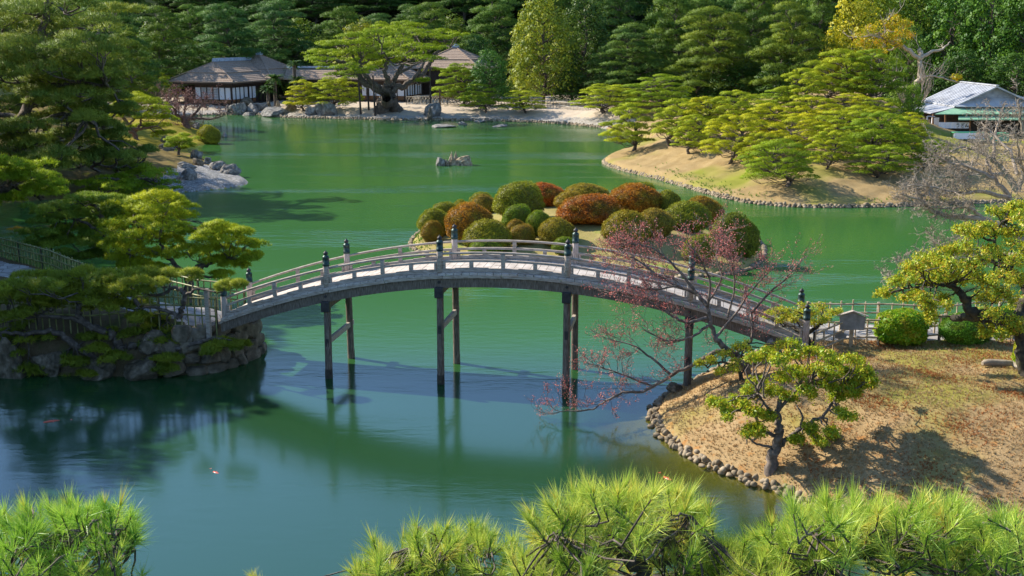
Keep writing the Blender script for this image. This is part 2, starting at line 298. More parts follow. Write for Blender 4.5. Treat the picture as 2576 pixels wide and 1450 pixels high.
def smooth_poly(poly, closed=True, it=2):
    p = [np.array(q, float) for q in poly]
    for _ in range(it):
        n = len(p); q = []
        for i in range(n if closed else n - 1):
            a, b = p[i], p[(i + 1) % n]
            if np.linalg.norm(b - a) > 20: q += [a * .97 + b * .03, a * .03 + b * .97]
            else: q += [a * .75 + b * .25, a * .25 + b * .75]
        p = q if closed else [p[0]] + q + [p[-1]]
    return [tuple(x) for x in p]
POND_S = smooth_poly(POND); ISLE_S = smooth_poly(ISLE)
def sdf(X, Y, poly):          # >0 inside
    x = X.ravel(); y = Y.ravel(); d2 = np.full(x.shape, 1e12); ins = np.zeros(x.shape, bool)
    for (ax, ay), (bx, by) in zip(poly, poly[1:] + poly[:1]):
        dx, dy = bx - ax, by - ay; L = dx * dx + dy * dy + 1e-12
        t = np.clip(((x - ax) * dx + (y - ay) * dy) / L, 0, 1)
        d2 = np.minimum(d2, (x - ax - t * dx) ** 2 + (y - ay - t * dy) ** 2)
        if dy != 0:
            c = ((ay > y) != (by > y)) & (x < dx * (y - ay) / dy + ax); ins ^= c
    d = np.sqrt(d2); return np.where(ins, d, -d).reshape(X.shape)
def sm(t): t = np.clip(t, 0, 1); return t * t * (3 - 2 * t)
def bumps(x, y, s, seed=0):
    return np.sin(x * s + seed) * np.sin(y * s * 1.13 + seed * 2.1) + .5 * np.sin(x * s * 2.3 + y * s * 1.1 + seed)
def terrain(X, Y):
    sp = sdf(X, Y, POND_S); si = sdf(X, Y, ISLE_S)
    s = -sp
    fine = .04 * bumps(X, Y, 1.7, 1) + .015 * bumps(X, Y, 4.4, 2)
    zE = 1.25 * sm(s / .55) + .65 * sm(s / 2.2) + 2.5 * sm((-X - 26) / 25)
    zF = .30 * sm(s / .4) + 1.0 * sm(s / 5.5) + .6 * sm(s / 2.5)
    pth = sm((X - 9.2) / .8) * sm((1.8 - abs(Y - 37.4)) / .7)
    zF = np.maximum(zF * (1 - pth) + 1.9 * pth, zF * (1 - sm((X - 9.5) / 1.) * (abs(Y - 37.4) < 1.8)))
    zH = .30 * sm(s / .5) + 1.3 * sm(s / 9) + 4.6 * np.exp(-((X - 35) / np.where(X > 35, 7.5, 17)) ** 2 - ((Y - 119) / 14) ** 2) + 1.0 * np.exp(-((X - 22) / 9) ** 2 - ((Y - 97) / 9) ** 2)
    zC = .25 * sm(s / .8) + .9 * sm(s / 7) + 1.9 * np.exp(-((X - 18.5) / 6.5) ** 2 - ((Y - 155) / 6) ** 2)
    zD = .25 * sm(s / .5) + 1.1 * sm(s / 7) + 3.2 * sm((s - 4) / 28) + 1.0 * np.exp(-((X + 40) / 5) ** 2 - ((Y - 136) / 8) ** 2)
    zN = np.clip(.66 * s, 0, 60); zN = np.where(zN > 7, 7 + (zN - 7) * .78, zN); zN = np.minimum(zN, 10.35)
    z = np.where(Y < 20.5, zN, np.where(Y < 60, np.where(X < 0, zE, zF), np.where((X > 8) & (Y < 140), zH, np.where(X < -15, np.where(Y < 155, zD, zC), zC))))
    m = sm((Y - 140) / 12) * (X > 8)
    z = np.where((X > 8) & (Y >= 140) & (Y < 152), zH * (1 - m) + zC * m, z)
    m = sm((Y - 155) / 14); z = np.where((X < -15) & (Y >= 155) & (Y < 169), zD * (1 - m) + zC * m, z)
    m = sm((Y - 56) / 8); z = np.where((Y > 56) & (Y < 64) & (X > 8), zF * (1 - m) + zH * m, z)
    z = np.where((Y > 56) & (Y < 64) & (X < -8), zE * (1 - m) + zD * m, z)
    z = z + sm(s / 1.5) * fine * np.where(Y > 60, 2.0, 1.0)
    hill = .46 * np.clip(Y - 212, 0, 300) ; z = z + hill * sm((Y - 212) / 20)
    z = z + .25 * np.clip(abs(X) - 55 - .16 * Y, 0, 90)
    zi = .3 * sm(si / .5) + 1.25 * sm(si / 6.5) + sm(si / 2) * fine
    bed = -np.clip(.06 + sp * .28, 0, 1.6)
    z = np.where(sp > 0, np.where(si > 0, zi, np.maximum(bed, -np.clip(.06 - si * .28, 0, 1.6))), z)
    return z, sp, si
def hit(u, v, zmin=None):       # where the sight line of a plate pixel meets the terrain
    r = ray(u, v); r = r / r[1]
    Ys = np.concatenate([np.arange(17, 60, .06), np.geomspace(60, 330, 900)])
    Pt = CC[None] + r[None] * Ys[:, None]; z, _, _ = terrain(Pt[:, 0], Pt[:, 1]); k = np.argmax(Pt[:, 2] <= np.maximum(z, 0 if zmin is None else zmin))
    p = Pt[k] if (Pt[:, 2] <= np.maximum(z, 0)).any() else Pt[-1]
    return p
def gz(x, y): return float(terrain(np.array([float(x)]), np.array([float(y)]))[0][0])
def build_terrain():
    ys = np.concatenate([np.linspace(-40, 18, 40)[:-1], np.linspace(18, 60, 350)[:-1], np.geomspace(60, 205, 260)[:-1], np.geomspace(205, 1600, 46)])
    tx = np.linspace(-.8, .8, 620); tx = np.concatenate([[-3, -1.8, -1.2, -1.0, -.88], tx, [.88, 1.0, 1.2, 1.8, 3]])
    X = tx[None, :] * np.maximum(ys, 20)[:, None]; Y = np.repeat(ys[:, None], len(tx), 1)
    Z, sp, si = terrain(X, Y)
    
    ny, nx = X.shape; V = np.stack([X, Y, Z], -1).reshape(-1, 3)
    idx = np.arange(ny * nx).reshape(ny, nx)
    Q = np.stack([idx[:-1, :-1], idx[:-1, 1:], idx[1:, 1:], idx[1:, :-1]], -1).reshape(-1, 4)
    cx, cy = X.reshape(-1)[Q].mean(1), Y.reshape(-1)[Q].mean(1)
    sp = sp.reshape(-1)[Q].mean(1); si = si.reshape(-1)[Q].mean(1); s = -sp
    reg = np.zeros(len(Q), int)     # 0 forest floor and anything else
    reg[(sp > 0)] = 1
    reg[(sp > 0) & (si > -.05)] = 2
    land = s > -.02
    reg[land & (cy > 20.5) & (cy < 60) & (cx > 0)] = 3
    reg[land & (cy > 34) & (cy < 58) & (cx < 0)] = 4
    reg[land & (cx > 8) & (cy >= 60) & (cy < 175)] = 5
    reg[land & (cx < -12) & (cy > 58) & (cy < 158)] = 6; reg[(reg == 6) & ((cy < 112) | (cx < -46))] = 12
    reg[land & (cy >= 145) & (cy < 205) & (cx < 16) & (cx > -75) & ((cy > 158) | (cx > -15))] = 7
    reg[(reg == 7) & (s < 2.8)] = 8
    gx = (cx > -28) & (cx < -18) & (cy > 84) & (cy < 101) & (reg == 12); reg[gx & (s < 5.5)] = 11
    reg[(reg == 3) & (cx > 9.9) & (abs(cy - 37.4) < 1.15)] = 9
    yl = np.interp(-cx, [8.7, 10, 14, 18.5, 24, 30, 40], [40.0, 40.0, 41.2, 45.0, 49.0, 53., 58.])
    reg[(reg == 4) & (abs(cy - yl - .1) < 1.1) & (s > .75)] = 10
    names = {0: ('ground', 'forestfloor'), 1: ('pond_bed', 'bed'), 2: ('island', 'island'), 3: ('lawn', 'lawn'), 4: ('bank', 'earth'), 5: ('hill', 'hillgrass'), 6: ('mossy_bank', 'moss'), 7: ('court', 'sand'), 8: ('beach', 'gravel'), 9: ('path', 'paving'), 10: ('path', 'paving'), 11: ('gravel_beach', 'gravel_grey'), 12: ('bank', 'shadebank')}
    for k, (nm, mt) in names.items():
        q = Q[reg == k]
        if not len(q): continue
        used, inv = np.unique(q, return_inverse=True)
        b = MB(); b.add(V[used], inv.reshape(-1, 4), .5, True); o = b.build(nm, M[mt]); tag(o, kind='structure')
    # water sheet
    wy = np.concatenate([np.linspace(10, 60, 130)[:-1], np.geomspace(60, 180, 60)]); wt = np.linspace(-1.1, 1.1, 240)
    X = wt[None, :] * wy[:, None]; Y = np.repeat(wy[:, None], len(wt), 1)
    a = sdf(X, Y, POND_S)
    sh = np.where((X > 2) & (Y < 36), sm((3.8 - a) / 3.8) * .92, 0.0)
    idx = np.arange(X.size).reshape(X.shape); Q = np.stack([idx[:-1, :-1], idx[:-1, 1:], idx[1:, 1:], idx[1:, :-1]], -1).reshape(-1, 4)
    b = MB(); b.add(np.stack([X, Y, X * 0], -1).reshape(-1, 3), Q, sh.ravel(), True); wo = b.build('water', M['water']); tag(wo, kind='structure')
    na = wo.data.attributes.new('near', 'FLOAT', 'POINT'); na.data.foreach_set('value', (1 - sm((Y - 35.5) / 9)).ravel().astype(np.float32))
build_terrain()

# ---------------------------------------------------------------- rocks
def ico(sub):
    t = (1 + 5 ** .5) / 2
    V = [(-1, t, 0), (1, t, 0), (-1, -t, 0), (1, -t, 0), (0, -1, t), (0, 1, t), (0, -1, -t), (0, 1, -t), (t, 0, -1), (t, 0, 1), (-t, 0, -1), (-t, 0, 1)]
    F = [(0, 11, 5), (0, 5, 1), (0, 1, 7), (0, 7, 10), (0, 10, 11), (1, 5, 9), (5, 11, 4), (11, 10, 2), (10, 7, 6), (7, 1, 8), (3, 9, 4), (3, 4, 2), (3, 2, 6), (3, 6, 8), (3, 8, 9), (4, 9, 5), (2, 4, 11), (6, 2, 10), (8, 6, 7), (9, 8, 1)]
    V = [np.array(v) / np.linalg.norm(v) for v in V]
    for _ in range(sub):
        c = {}; G = []
        def mid(a, b):
            k = (min(a, b), max(a, b))
            if k not in c: q = V[a] + V[b]; V.append(q / np.linalg.norm(q)); c[k] = len(V) - 1
            return c[k]
        for a, b, d in F:
            x, y, z = mid(a, b), mid(b, d), mid(d, a); G += [(a, x, z), (b, y, x), (d, z, y), (x, y, z)]
        F = G
    return np.array(V), np.array(F)
ICO = {k: ico(k) for k in (1, 2, 3, 4)}
def rock_shape(rng, sub=3, planes=13, rough=.05):
    V, F = ICO[sub]; r = np.full(len(V), 1.25)
    N = rng.normal(size=(planes, 3)); N /= np.linalg.norm(N, axis=1, keepdims=True)
    for nrm in N:
        d = rng.uniform(.62, 1.0); c = V @ nrm; r = np.where(c > .05, np.minimum(r, d / np.maximum(c, .05)), r)
    for k in range(4):
        w = rng.normal(size=3) * (2.5 + 3 * k); r = r + rough / (1 + k * .6) * np.sin(V @ w + rng.uniform(0, 6))
    return V * r[:, None], F
RK = [rock_shape(np.random.default_rng(40 + i)) for i in range(7)]
RM = {}
def rock(u, v, wpx, hpx, label, mat='rock', k=None, group=None, name='rock', z=None, squash=.8, rz=None, sink=.35, sub=None):
    p = hit(u, v) if z is None else at(u, v, z)
    s = pxm(p[1]); k = (int(u + v) % 7) if k is None else k
    if (k, mat) not in RM:
        b = MB(); b.add(RK[k][0], RK[k][1], .5, False); RM[k, mat] = b.mesh('rock', M[mat])
    o = bpy.data.objects.new(name, RM[k, mat]); link(o); w = wpx / s / 2; h = hpx / s
    o.location = (p[0], p[1], p[2] + h * (.5 - sink) * .9); o.scale = (w, w * squash, h * (.5 + sink * .6)); o.rotation_euler = (0, 0, rz if rz is not None else (u * .37) % 6.28)
    return tag(o, label, 'rock', group)
def edging(name, label, pts, size, rows=1, mat='cobble', seed=0, z0=0.03, jit=.12, cat='stone edging', group=None):
    rng = np.random.default_rng(seed); b = MB(); V, F = ICO[1 if size < .4 else 2]
    for r in range(rows):
        q = dense(pts, size * (.85 + .1 * r))
        for i, (x, y) in enumerate(q):
            j = min(i + 1, len(q) - 1); i0 = max(j - 1, 0); d = np.array(q[j]) - np.array(q[i0]); n = np.array([-d[1], d[0]]); n = n / (np.linalg.norm(n) + 1e-9)
            sgn = -1
            c = np.array([x, y]) + n * sgn * (-.02 + r * size * .5) + rng.normal(size=2) * size * jit
            sc = size * rng.uniform(.38, .8, 3) * np.array([1, 1, .85]); a = rng.uniform(0, 6.28)
            X = V * sc * (1 + .18 * np.sin(V @ rng.normal(size=3) * 3))[:, None]
            X = np.stack([X[:, 0] * math.cos(a) - X[:, 1] * math.sin(a), X[:, 0] * math.sin(a) + X[:, 1] * math.cos(a), X[:, 2]], 1) + [c[0], c[1], z0 + r * size * .42 + rng.normal() * size * .08]
            b.add(X, F, rng.uniform(), True)
    return tag(b.build(name, M[mat]), label, cat, group)

# ---------------------------------------------------------------- the arched bridge
BA = math.radians(-9.744)
def build_bridge():
    root = empty('arched_bridge', (-.33, 37.15, 0), BA, 'arched grey timber footbridge on tall posts crossing the green pond', 'bridge')
    dz = lambda s: 4.02 - .0193 * s * s
    SL, WD = 10.25, 2.32
    rng = np.random.default_rng(3)
    S = np.linspace(-SL, SL, 49)
    def curve_bar(mb, y, w, h, off, s0=-SL, s1=SL, n=40):
        ss = np.linspace(s0, s1, n); V = []
        for s in ss:
            z = dz(s) + off
            V += [(s, y - w / 2, z - h / 2), (s, y + w / 2, z - h / 2), (s, y + w / 2, z + h / 2), (s, y - w / 2, z + h / 2)]
        F = [[i * 4 + j, i * 4 + (j + 1) % 4, i * 4 + 4 + (j + 1) % 4, i * 4 + 4 + j] for i in range(n - 1) for j in range(4)] + [[3, 2, 1, 0], [n * 4 - 4, n * 4 - 3, n * 4 - 2, n * 4 - 1]]
        mb.add(V, F)
    def curve_tube(mb, y, r, off, s0, s1, n=24):
        ss = np.linspace(s0, s1, n); mb.tube([(s, y, dz(s) + off) for s in ss], r, 8, cap=True)
    b = MB(); n = 74; st = 2 * SL / n          # deck planks with gaps and slightly uneven ends
    for i in range(n):
        s = -SL + (i + .5) * st; sl = -2 * .0193 * s; a = (s - st * .47, -.20 + rng.uniform(-.012, .012)); e = (s + st * .47, WD + .20 + rng.uniform(-.012, .012))
        zc = dz(s) + rng.uniform(-.006, .006); h = .035
        V = [(x, y, zc + (x - s) * sl + q * h) for q in (-1, 1) for x, y in ((a[0], a[1]), (e[0], a[1]), (e[0], e[1]), (a[0], e[1]))]
        b.add(V, [[3, 2, 1, 0], [4, 5, 6, 7], [0, 1, 5, 4], [1, 2, 6, 5], [2, 3, 7, 6], [3, 0, 4, 7]], rng.uniform())
    b.build('deck', M['plank'], root)
    for y in (-.05, WD + .05):
        b = MB(); curve_bar(b, y, .24, .34, -.30); b.build('girder', M['wood_leg'], root)
        for s0 in np.linspace(-SL, SL, 9)[:-1]:
            pass
        b = MB()
        for k in range(10):           # overlapping weathered edge boards
            s0 = -SL + k * 2 * SL / 10; curve_bar(b, y - math.copysign(.17, 1 - y) * 1.0, .05, .10, -.085 + .012 * (k % 2), s0 + .01, s0 + 2 * SL / 10 - .01, 8)
        b.build('edge_board', M['wood_grey'], root)
    posts = [-10.16, -6.28, -2.18, 2.24, 6.36, 10.16]
    for yi, y in enumerate((0.0, WD)):
        b = MB(); curve_tube(b, y, .043, .70, -SL + .1, SL - .1, 60); b.build('top_rail', M['wood_grey'], root)
        b = MB(); curve_bar(b, y, .085, .075, .42, -SL + .1, SL - .1, 60); b.build('middle_rail', M['wood_grey'], root)
        b = MB(); curve_bar(b, y, .13, .13, .105, -SL + .1, SL - .1, 60); b.build('base_rail', M['wood_grey'], root)
        for a, c in zip(posts, posts[1:]):     # uneven boards lying on the base rail
            for q in (.12, .62):
                b = MB(); curve_bar(b, y, .10, .02, .182, a + (c - a) * q, a + (c - a) * (q + .26), 8); b.build('rail_strip', M['wood_grey'], root)
        for a, c in zip(posts, posts[1:]):
            for j in range(1, 4):
                s = a + (c - a) * j / 4; b = MB()
                top = .66 if j == 2 else .39
                b.box((s, y, dz(s) + (top + .17) / 2), (.13, .10, top - .17), 0, .008); b.build('strut', M['wood_grey'], root)
            for s in (a + .16, c - .16):
                b = MB(); b.box((s, y, dz(s) + .28), (.075, .09, .24), 0, .006); b.build('strut', M['wood_grey'], root)
        for k, s in enumerate(posts):
            pw = MB(); z = dz(s)
            pw.lathe([(.0, -.30), (.112, -.30), (.112, .80), (.10, .84), (0, .84)], (s, y, z), 14)
            po = pw.build('railing_post', M['wood_pale'] if (k == 0 or yi == 1 or k == 5) else M['wood_grey'], root)
            cp = MB(); cp.lathe([(.118, .80), (.125, .82), (.125, .90), (.118, .905), (.118, 1.10), (.124, 1.115), (.118, 1.13), (.10, 1.16), (.058, 1.185), (.058, 1.20)], (s, y, z), 14)
            cp.build('post_cap', M['bronze'], po)
            on = MB(); on.lathe([(.055, 1.195), (.075, 1.215), (.088, 1.25), (.075, 1.285), (.04, 1.31), (.018, 1.335), (.004, 1.375), (0, 1.385)], (s, y, z), 12)
            on.build('onion_finial', M['iron'], po)
    for s in posts[1:-1]:
        z = dz(s)
        for y, sg in ((-.04, -1), (WD + .04, 1)):
            b = MB(); b.tube([(s, y + sg * .10, -1.1), (s, y + sg * .05, 1.0), (s, y, z - .47)], [.135, .13, .125], 10); 
            lg = b.build('leg', M['wood_leg'], root)
            b = MB(); b.box((s, y + sg * .142, z - 1.95), (.11, .05, .30), 0, .008); b.build('iron_plate', M['iron'], lg)
            b = MB(); b.tube([(s, y + sg * .095, -.3), (s, y + sg * .085, .34)], [.142, .137], 10); b.build('algae_band', M['bark_moss'], lg)
        b = MB(); b.box((s, WD / 2, z - .58), (.22, WD + .30, .24), 0, .01); cb = b.build('cap_beam', M['wood_leg'], root)
        for y in (-.21, WD + .21):
            b = MB(); b.box((s, y, z - .62), (.30, .14, .38), 0, .02); b.build('beam_end_sheath', M['iron'], cb)
        b = MB(); b.box((s, WD / 2 + .18, z - 1.92), (.13, WD + .46, .20), 0, .01); b.build('tie_beam', M['wood_grey'], root)
        b = MB(); b.tube([(s, -.20, z - .26), (s, -.175, z - .26)], .05, 10, cap=True); b.build('bolt', M['iron'], root)
build_bridge()
def BL(s, y, z=0):     # bridge frame to world
    c, q = math.cos(BA), math.sin(BA); return (-.33 + s * c - y * q, 37.15 + s * q + y * c, z)

# ---------------------------------------------------------------- bamboo fences
def fence(name, label, pts, h, step, mat, post_step=2.1, rails=(.93, .62, .28), pr=.027, zoff=0, seed=0, lattice=False, postmat='post_dark', cat='fence', group=None, zmin=-9):
    rng = np.random.default_rng(seed); pts = [tuple(p) for p in pts]; q = dense(pts, step)
    zq = max(gz(*q[0]), zmin) + zoff; root = empty(name, (q[0][0], q[0][1], zq), 0, label, cat, group); o = np.array([q[0][0], q[0][1], zq])
    G = [np.array([x, y, max(gz(x, y), zmin) + zoff]) - o for x, y in q]
    for k in range(3): G = [G[0]] + [np.array([G[i][0], G[i][1], (G[i - 1][2] + G[i][2] + G[i + 1][2]) / 3]) for i in range(1, len(G) - 1)] + [G[-1]]
    b = MB()
    if lattice:
        for i in range(len(G) - 1):
            for a, c in ((0, 1), (1, 0)):
                b.tube([G[i] + [0, 0, a * h * .85 + .05], G[i + 1] + [0, 0, c * h * .85 + .05]], pr, 5)
    else:
        for i, g in enumerate(G):
            e = rng.normal(size=3) * .012; hh = h * (1 + rng.uniform(-.05, .05)) * (1.0 if i % 4 else 1.04)
            b.tube([g - [0, 0, .1 if zmin < 0 else .5], g + [e[0], e[1], hh]], [pr * rng.uniform(.85, 1.15)] * 2, 6, rng.uniform(), cap=True)
    b.build('lattice' if lattice else 'pickets', M[mat], root)
    for r in rails:
        b = MB(); b.tube([g + [rng.normal() * .006, -.03, h * r] for g in G], pr * 1.25, 6); b.build('rail', M[mat], root)
    acc = 0; last = None
    for i, g in enumerate(G):
        if last is None or np.linalg.norm(g - last) >= post_step or i == len(G) - 1:
            b = MB(); b.tube([g + [.0, .05, -.2], g + [0, .05, h * .98]], [.05, .048], 8, cap=True); b.build('post', M[postmat], root); last = g
    return root
def W2(u, v, z): return tuple(at(u, v, z)[:2])
a = BL(-10.45, -.12); c = BL(-10.45, 2.42)
fence('bamboo_fence', 'green bamboo fence along the pond side of the shaded path left of the bridge', [a[:2], W2(440, 803, 1.9), W2(300, 801, 1.9), (-15.2, 38.9), (-19.5, 39.6), (-23, 40.5)], .98, .27, 'bamboo_g', seed=1, zmin=1.82)
fence('bamboo_fence', 'green bamboo fence beyond the left path, curving up to the left frame edge', [c[:2], (-12.2, 42.1), (-14.0, 43.6), W2(240, 727, 1.9), W2(130, 676, 1.9), W2(0, 640, 1.9), (-29, 55)], .95, .30, 'bamboo_g', seed=2, zmin=1.82)
a = BL(10.45, -.05); c = BL(10.42, 2.4)
fence('bamboo_fence', 'tan bamboo fence with two signs beside it, near edge of the right path', [a[:2], W2(2120, 860, 1.9), W2(2240, 862, 1.9), W2(2330, 860, 1.9), W2(2430, 852, 1.95), (18, 36.1), (22, 36.4)], .92, .36, 'bamboo_t', seed=3, postmat='post_dark')
fence('bamboo_fence', 'tan bamboo fence on the pond side of the right path before the clipped hedge', [c[:2], W2(2140, 829, 1.9), W2(2240, 832, 1.9), W2(2350, 838, 1.9), W2(2430, 828, 1.9), (18, 38.6), (22, 39)], 1.0, .36, 'bamboo_t', seed=4, postmat='wood_grey')
b = MB(); p = BL(-10.55, -.14); b.box((p[0] - .18, p[1], 2.0), (.15, .15, 2.2), BA, .01)
tag(b.build('gate_post', M['wood_grey']), 'short square grey post where the left pond-side fence meets the bridge', 'post')
# ---------------------------------------------------------------- signs
def sign(u, v, z, hpx, wpx, bh, label, rz=-.12, roofed=True):
    p = hit(u, v); s = pxm(p[1]); H = hpx / s; w = wpx / s
    root = empty('notice_board', tuple(p), rz, label, 'sign')
    b = MB(); b.box((0, .04, H * .46), (.13, .09, H * .96), 0, .01); b.build('post', M['bamboo_t'], root)
    b = MB(); zt = H * .80; h = bh / s
    V = [(-w * .42, 0, zt - h), (w * .42, 0, zt - h), (w * .47, 0, zt), (0, 0, zt + .16), (-w * .47, 0, zt)]
    b.add([(x, -.02, z_) for x, _, z_ in V] + [(x, .02, z_) for x, _, z_ in V], [[0, 1, 2, 3, 4][::-1], [5, 6, 7, 8, 9]] if False else [[0, 1, 2, 3, 4], [9, 8, 7, 6, 5]])
    b.add([(x, y, z_) for y in (-.02, .02) for x, _, z_ in V], [[i, (i + 1) % 5, 5 + (i + 1) % 5, 5 + i][::-1] for i in range(5)])
    b.build('board', M['sign'], root)
    if roofed:
        b = MB()
        for sg in (-1, 1): b.beam((0, 0, zt + .20), (sg * w * .55, 0, zt + .03), .16, .03)
        b.build('little_roof', M['wood_grey'], root)
sign(2140, 872, 0, 98, 70, 34, 'house-shaped grey notice board on a post, seen from behind, by the right path')
sign(2113, 871, 0, 36, 32, 9, 'small low grey plaque on a short post below the house-shaped notice board', roofed=False)

# ---------------------------------------------------------------- stone wall under the left bridge end
def build_wall():
    rng = np.random.default_rng(11)
    root = MB(); V, F = ICO[2]
    path = smooth_poly([(-10.1, 42.4), (-9.65, 41.7), P(664, 886), P(632, 908), P(560, 936), P(450, 947), P(360, 949)], False, 2)
    q = dense(path, .1); L = len(q)
    for row in range(4):
        z = .10 + row * .44; i = rng.uniform(0, 4)
        while i < L - 2:
            w = rng.uniform(.38, .8); j = min(int(i + w / .1 / 2), L - 2)
            if not (row == 3 and j > L * .80):
                d = np.array(q[j + 1]) - np.array(q[max(j - 1, 0)]); a = math.atan2(d[1], d[0]); n = np.array([-d[1], d[0]]); n /= np.linalg.norm(n) + 1e-9
                c = np.array(q[j]) - n * (.22 + row * .10) + rng.normal(size=2) * .03
                nn = 7; N = rng.normal(size=(nn, 3)); N[:3] = [[0, 0, 1], [.2, 1, .1], [-.1, -1, .15]]; N /= np.linalg.norm(N, axis=1, keepdims=True); r = np.full(len(V), 1.15)
                for m in N:
                    cc = V @ m; r = np.where(cc > .05, np.minimum(r, rng.uniform(.62, .9) / np.maximum(cc, .05)), r)
                X = V * r[:, None] * [w * .66, .42, .34 * rng.uniform(.85, 1.2)]
                X = np.stack([X[:, 0] * math.cos(a) - X[:, 1] * math.sin(a) + c[0], X[:, 0] * math.sin(a) + X[:, 1] * math.cos(a) + c[1], X[:, 2] + z + rng.normal() * .04], 1)
                root.add(X, F, rng.uniform())
            i += w / .1
    return tag(root.build('stone_wall', M['rock_dark']), 'dark rough stone retaining wall under the left end of the bridge', 'stone wall')
build_wall()
b = MB(); rg = np.random.default_rng(5); V, F = ICO[2]
for i in range(26):
    s, y = (9.15 + rg.uniform(0, .5), rg.uniform(-.7, 3.0)) if i < 16 else (rg.uniform(9.3, 10.8), rg.choice([-.75, 3.0]))
    x = BL(s, y, rg.uniform(.1, 1.5)); b.add(V * rg.uniform(.26, .45, 3) + x, F, rg.uniform())
tag(b.build('stone_abutment', M['rock']), 'rough stone abutment carrying the right end of the bridge', 'stone abutment')

# ---------------------------------------------------------------- shore edging
def seg(lo, hi, poly): return [q for q in poly if lo(q) and hi(q)]
edging('stone_edging', 'rows of rounded cobbles along the water edge of the near dry lawn', smooth_poly(F_FRONT[3:], False), .16, 3, seed=1, jit=.42)
edging('stone_edging', 'pale stone edging at the foot of the pine covered hill across the pond', smooth_poly(HILL_FRONT + [P(1540, 397)], False), .27, 2, 'cobble', seed=2)
edging('stone_edging', 'stone edging round the waterline of the clipped bush island', ISLE_S + ISLE_S[:1], .24, 1, 'cobble', seed=3)
edging('stone_edging', 'white pebble edge of the far beach before the villa court', smooth_poly(FAR, False), .34, 2, 'cobble', seed=4, jit=.22)

# ---------------------------------------------------------------- rocks
LG = 'boulders on the left gravel spit'
for q in [(470, 449, 58, 27, 'large dark grey boulder at the top of the left gravel spit', 'rock', 1), (468, 424, 44, 18, 'grey boulder behind the large dark one on the left spit', 'rock', 2),
          (494, 398, 36, 30, 'rounded grey boulder highest on the left spit shore', 'rock', 0), (500, 415, 30, 22, 'dark upright boulder in the middle of the left spit boulder row', 'rock_dark', 3),
          (522, 412, 26, 20, 'small pale boulder by the water on the left spit', 'rock', 4), (548, 424, 44, 20, 'flat pale boulder with bright top near the spit water edge', 'rock', 5),
          (578, 438, 52, 26, 'long sloping pale boulder nearest the tip of the left spit', 'rock', 6)]:
    rock(q[0], q[1], q[2], q[3], q[4], q[5], q[6], LG)
for q in [(415, 361, 22, 18, 'small grey rock on the mossy bank left of the twisted little pine', 'rock', 1), (418, 379, 40, 18, 'low dark slab of rock beside the twisted little pine', 'rock_dark', 2), (440, 372, 18, 12, 'little pale rock behind the twisted little pine', 'rock', 4),
          (492, 323, 20, 18, 'grey rock at the foot of the bare pink tree on the moss tip', 'rock', 3), (522, 361, 16, 9, 'small rock under the round olive bush at the moss tip', 'rock', 5), (162, 372, 30, 20, 'dark rock in the shade under the big left pine', 'rock_dark', 6), (275, 400, 22, 14, 'small dark rock on the shaded left slope', 'rock_dark', 0)]:
    rock(q[0], q[1], q[2], q[3], q[4], q[5], q[6])
rock(565, 345, 18, 12, 'lone grey rock standing in the water off the moss tip', 'rock', 2, z=0)
SG = 'boulders along the far shore by the villa'
for q in [(600, 288, 44, 40, 'tall blue-grey boulder under the corner of the left villa', 'rock', 0), (572, 286, 22, 22, 'blue-grey boulder at the left end of the villa shore rocks', 'rock', 1), (634, 284, 40, 24, 'rounded grey boulder right of the tall villa boulder', 'rock', 2), (655, 278, 44, 22, 'long grey boulder behind the flat landing stone', 'rock', 3),
          (626, 291, 34, 10, 'low flat boulder at the waterline below the villa', 'rock', 4), (690, 291, 62, 22, 'flat topped landing stone jutting over the water', 'rock', 5), (700, 277, 20, 24, 'leaning tan boulder by the round pale pine', 'rock_tan', 6), (724, 280, 50, 24, 'broad tan boulder below the round pale pine', 'rock_tan', 1), (676, 272, 18, 18, 'small dark boulder left of the leaning tan one', 'rock_dark', 2),
          (784, 289, 42, 28, 'left one of a pair of dark craggy boulders on the pebble beach', 'rock', 0), (824, 287, 54, 38, 'right and larger of a pair of dark craggy boulders on the pebble beach', 'rock', 3), (620, 268, 36, 24, 'dark boulder tucked against the left villa veranda', 'rock_dark', 5),
          (1086, 291, 44, 40, 'big square grey boulder right of the giant pine', 'rock', 3), (1082, 302, 22, 32, 'pointed dark boulder standing at the water right of the giant pine', 'rock_dark', 6)]:
    rock(q[0], q[1], q[2], q[3], q[4], q[5], q[6], SG)
for q in [(1113, 320, 58, 7, 'long flat stepping stone nearest in the far water', 5), (1162, 315, 24, 9, 'small round stepping stone in the far water', 1), (1258, 319, 42, 6, 'flat dark stepping stone at right of the far water', 2), (1205, 307, 30, 6, 'flat stepping stone close to the far shore', 3)]:
    rock(q[0], q[1], q[2], q[3], q[4], 'rock', q[5], 'stepping stones in the pond', z=0, sink=.3)
IG = 'islet rocks in mid pond'
rock(1108, 417, 28, 30, 'rounded pale grey islet rock, leftmost of the mid-pond group', 'rock', 0, IG, z=0, rz=.4)
rock(1124, 416, 14, 16, 'small orange-brown islet rock leaning on the leftmost one', 'rock_tan', 1, IG, z=0)
def spire(u, v, wpx, hpx, label, lean):
    p = at(u, v, 0); s = pxm(p[1]); V, F = rock_shape(np.random.default_rng(int(u)), 3, 9, .06)
    X = V * [wpx / s / 2, wpx / s / 2.4, hpx / s / 1.55]; X[:, 2] += hpx / s * .36; k = np.clip(X[:, 2] / (hpx / s), 0, 1.2)
    X[:, 0] = X[:, 0] * (1.15 - .95 * k) + lean * k * hpx / s; X[:, 1] *= (1.15 - .9 * k)
    b = MB(); b.add(X, F); o = b.build('rock', M['rock_tan']); o.location = p; tag(o, label, 'rock', IG)
spire(1137, 416, 19, 33, 'tall orange pointed islet rock, left of the two spires', .02)
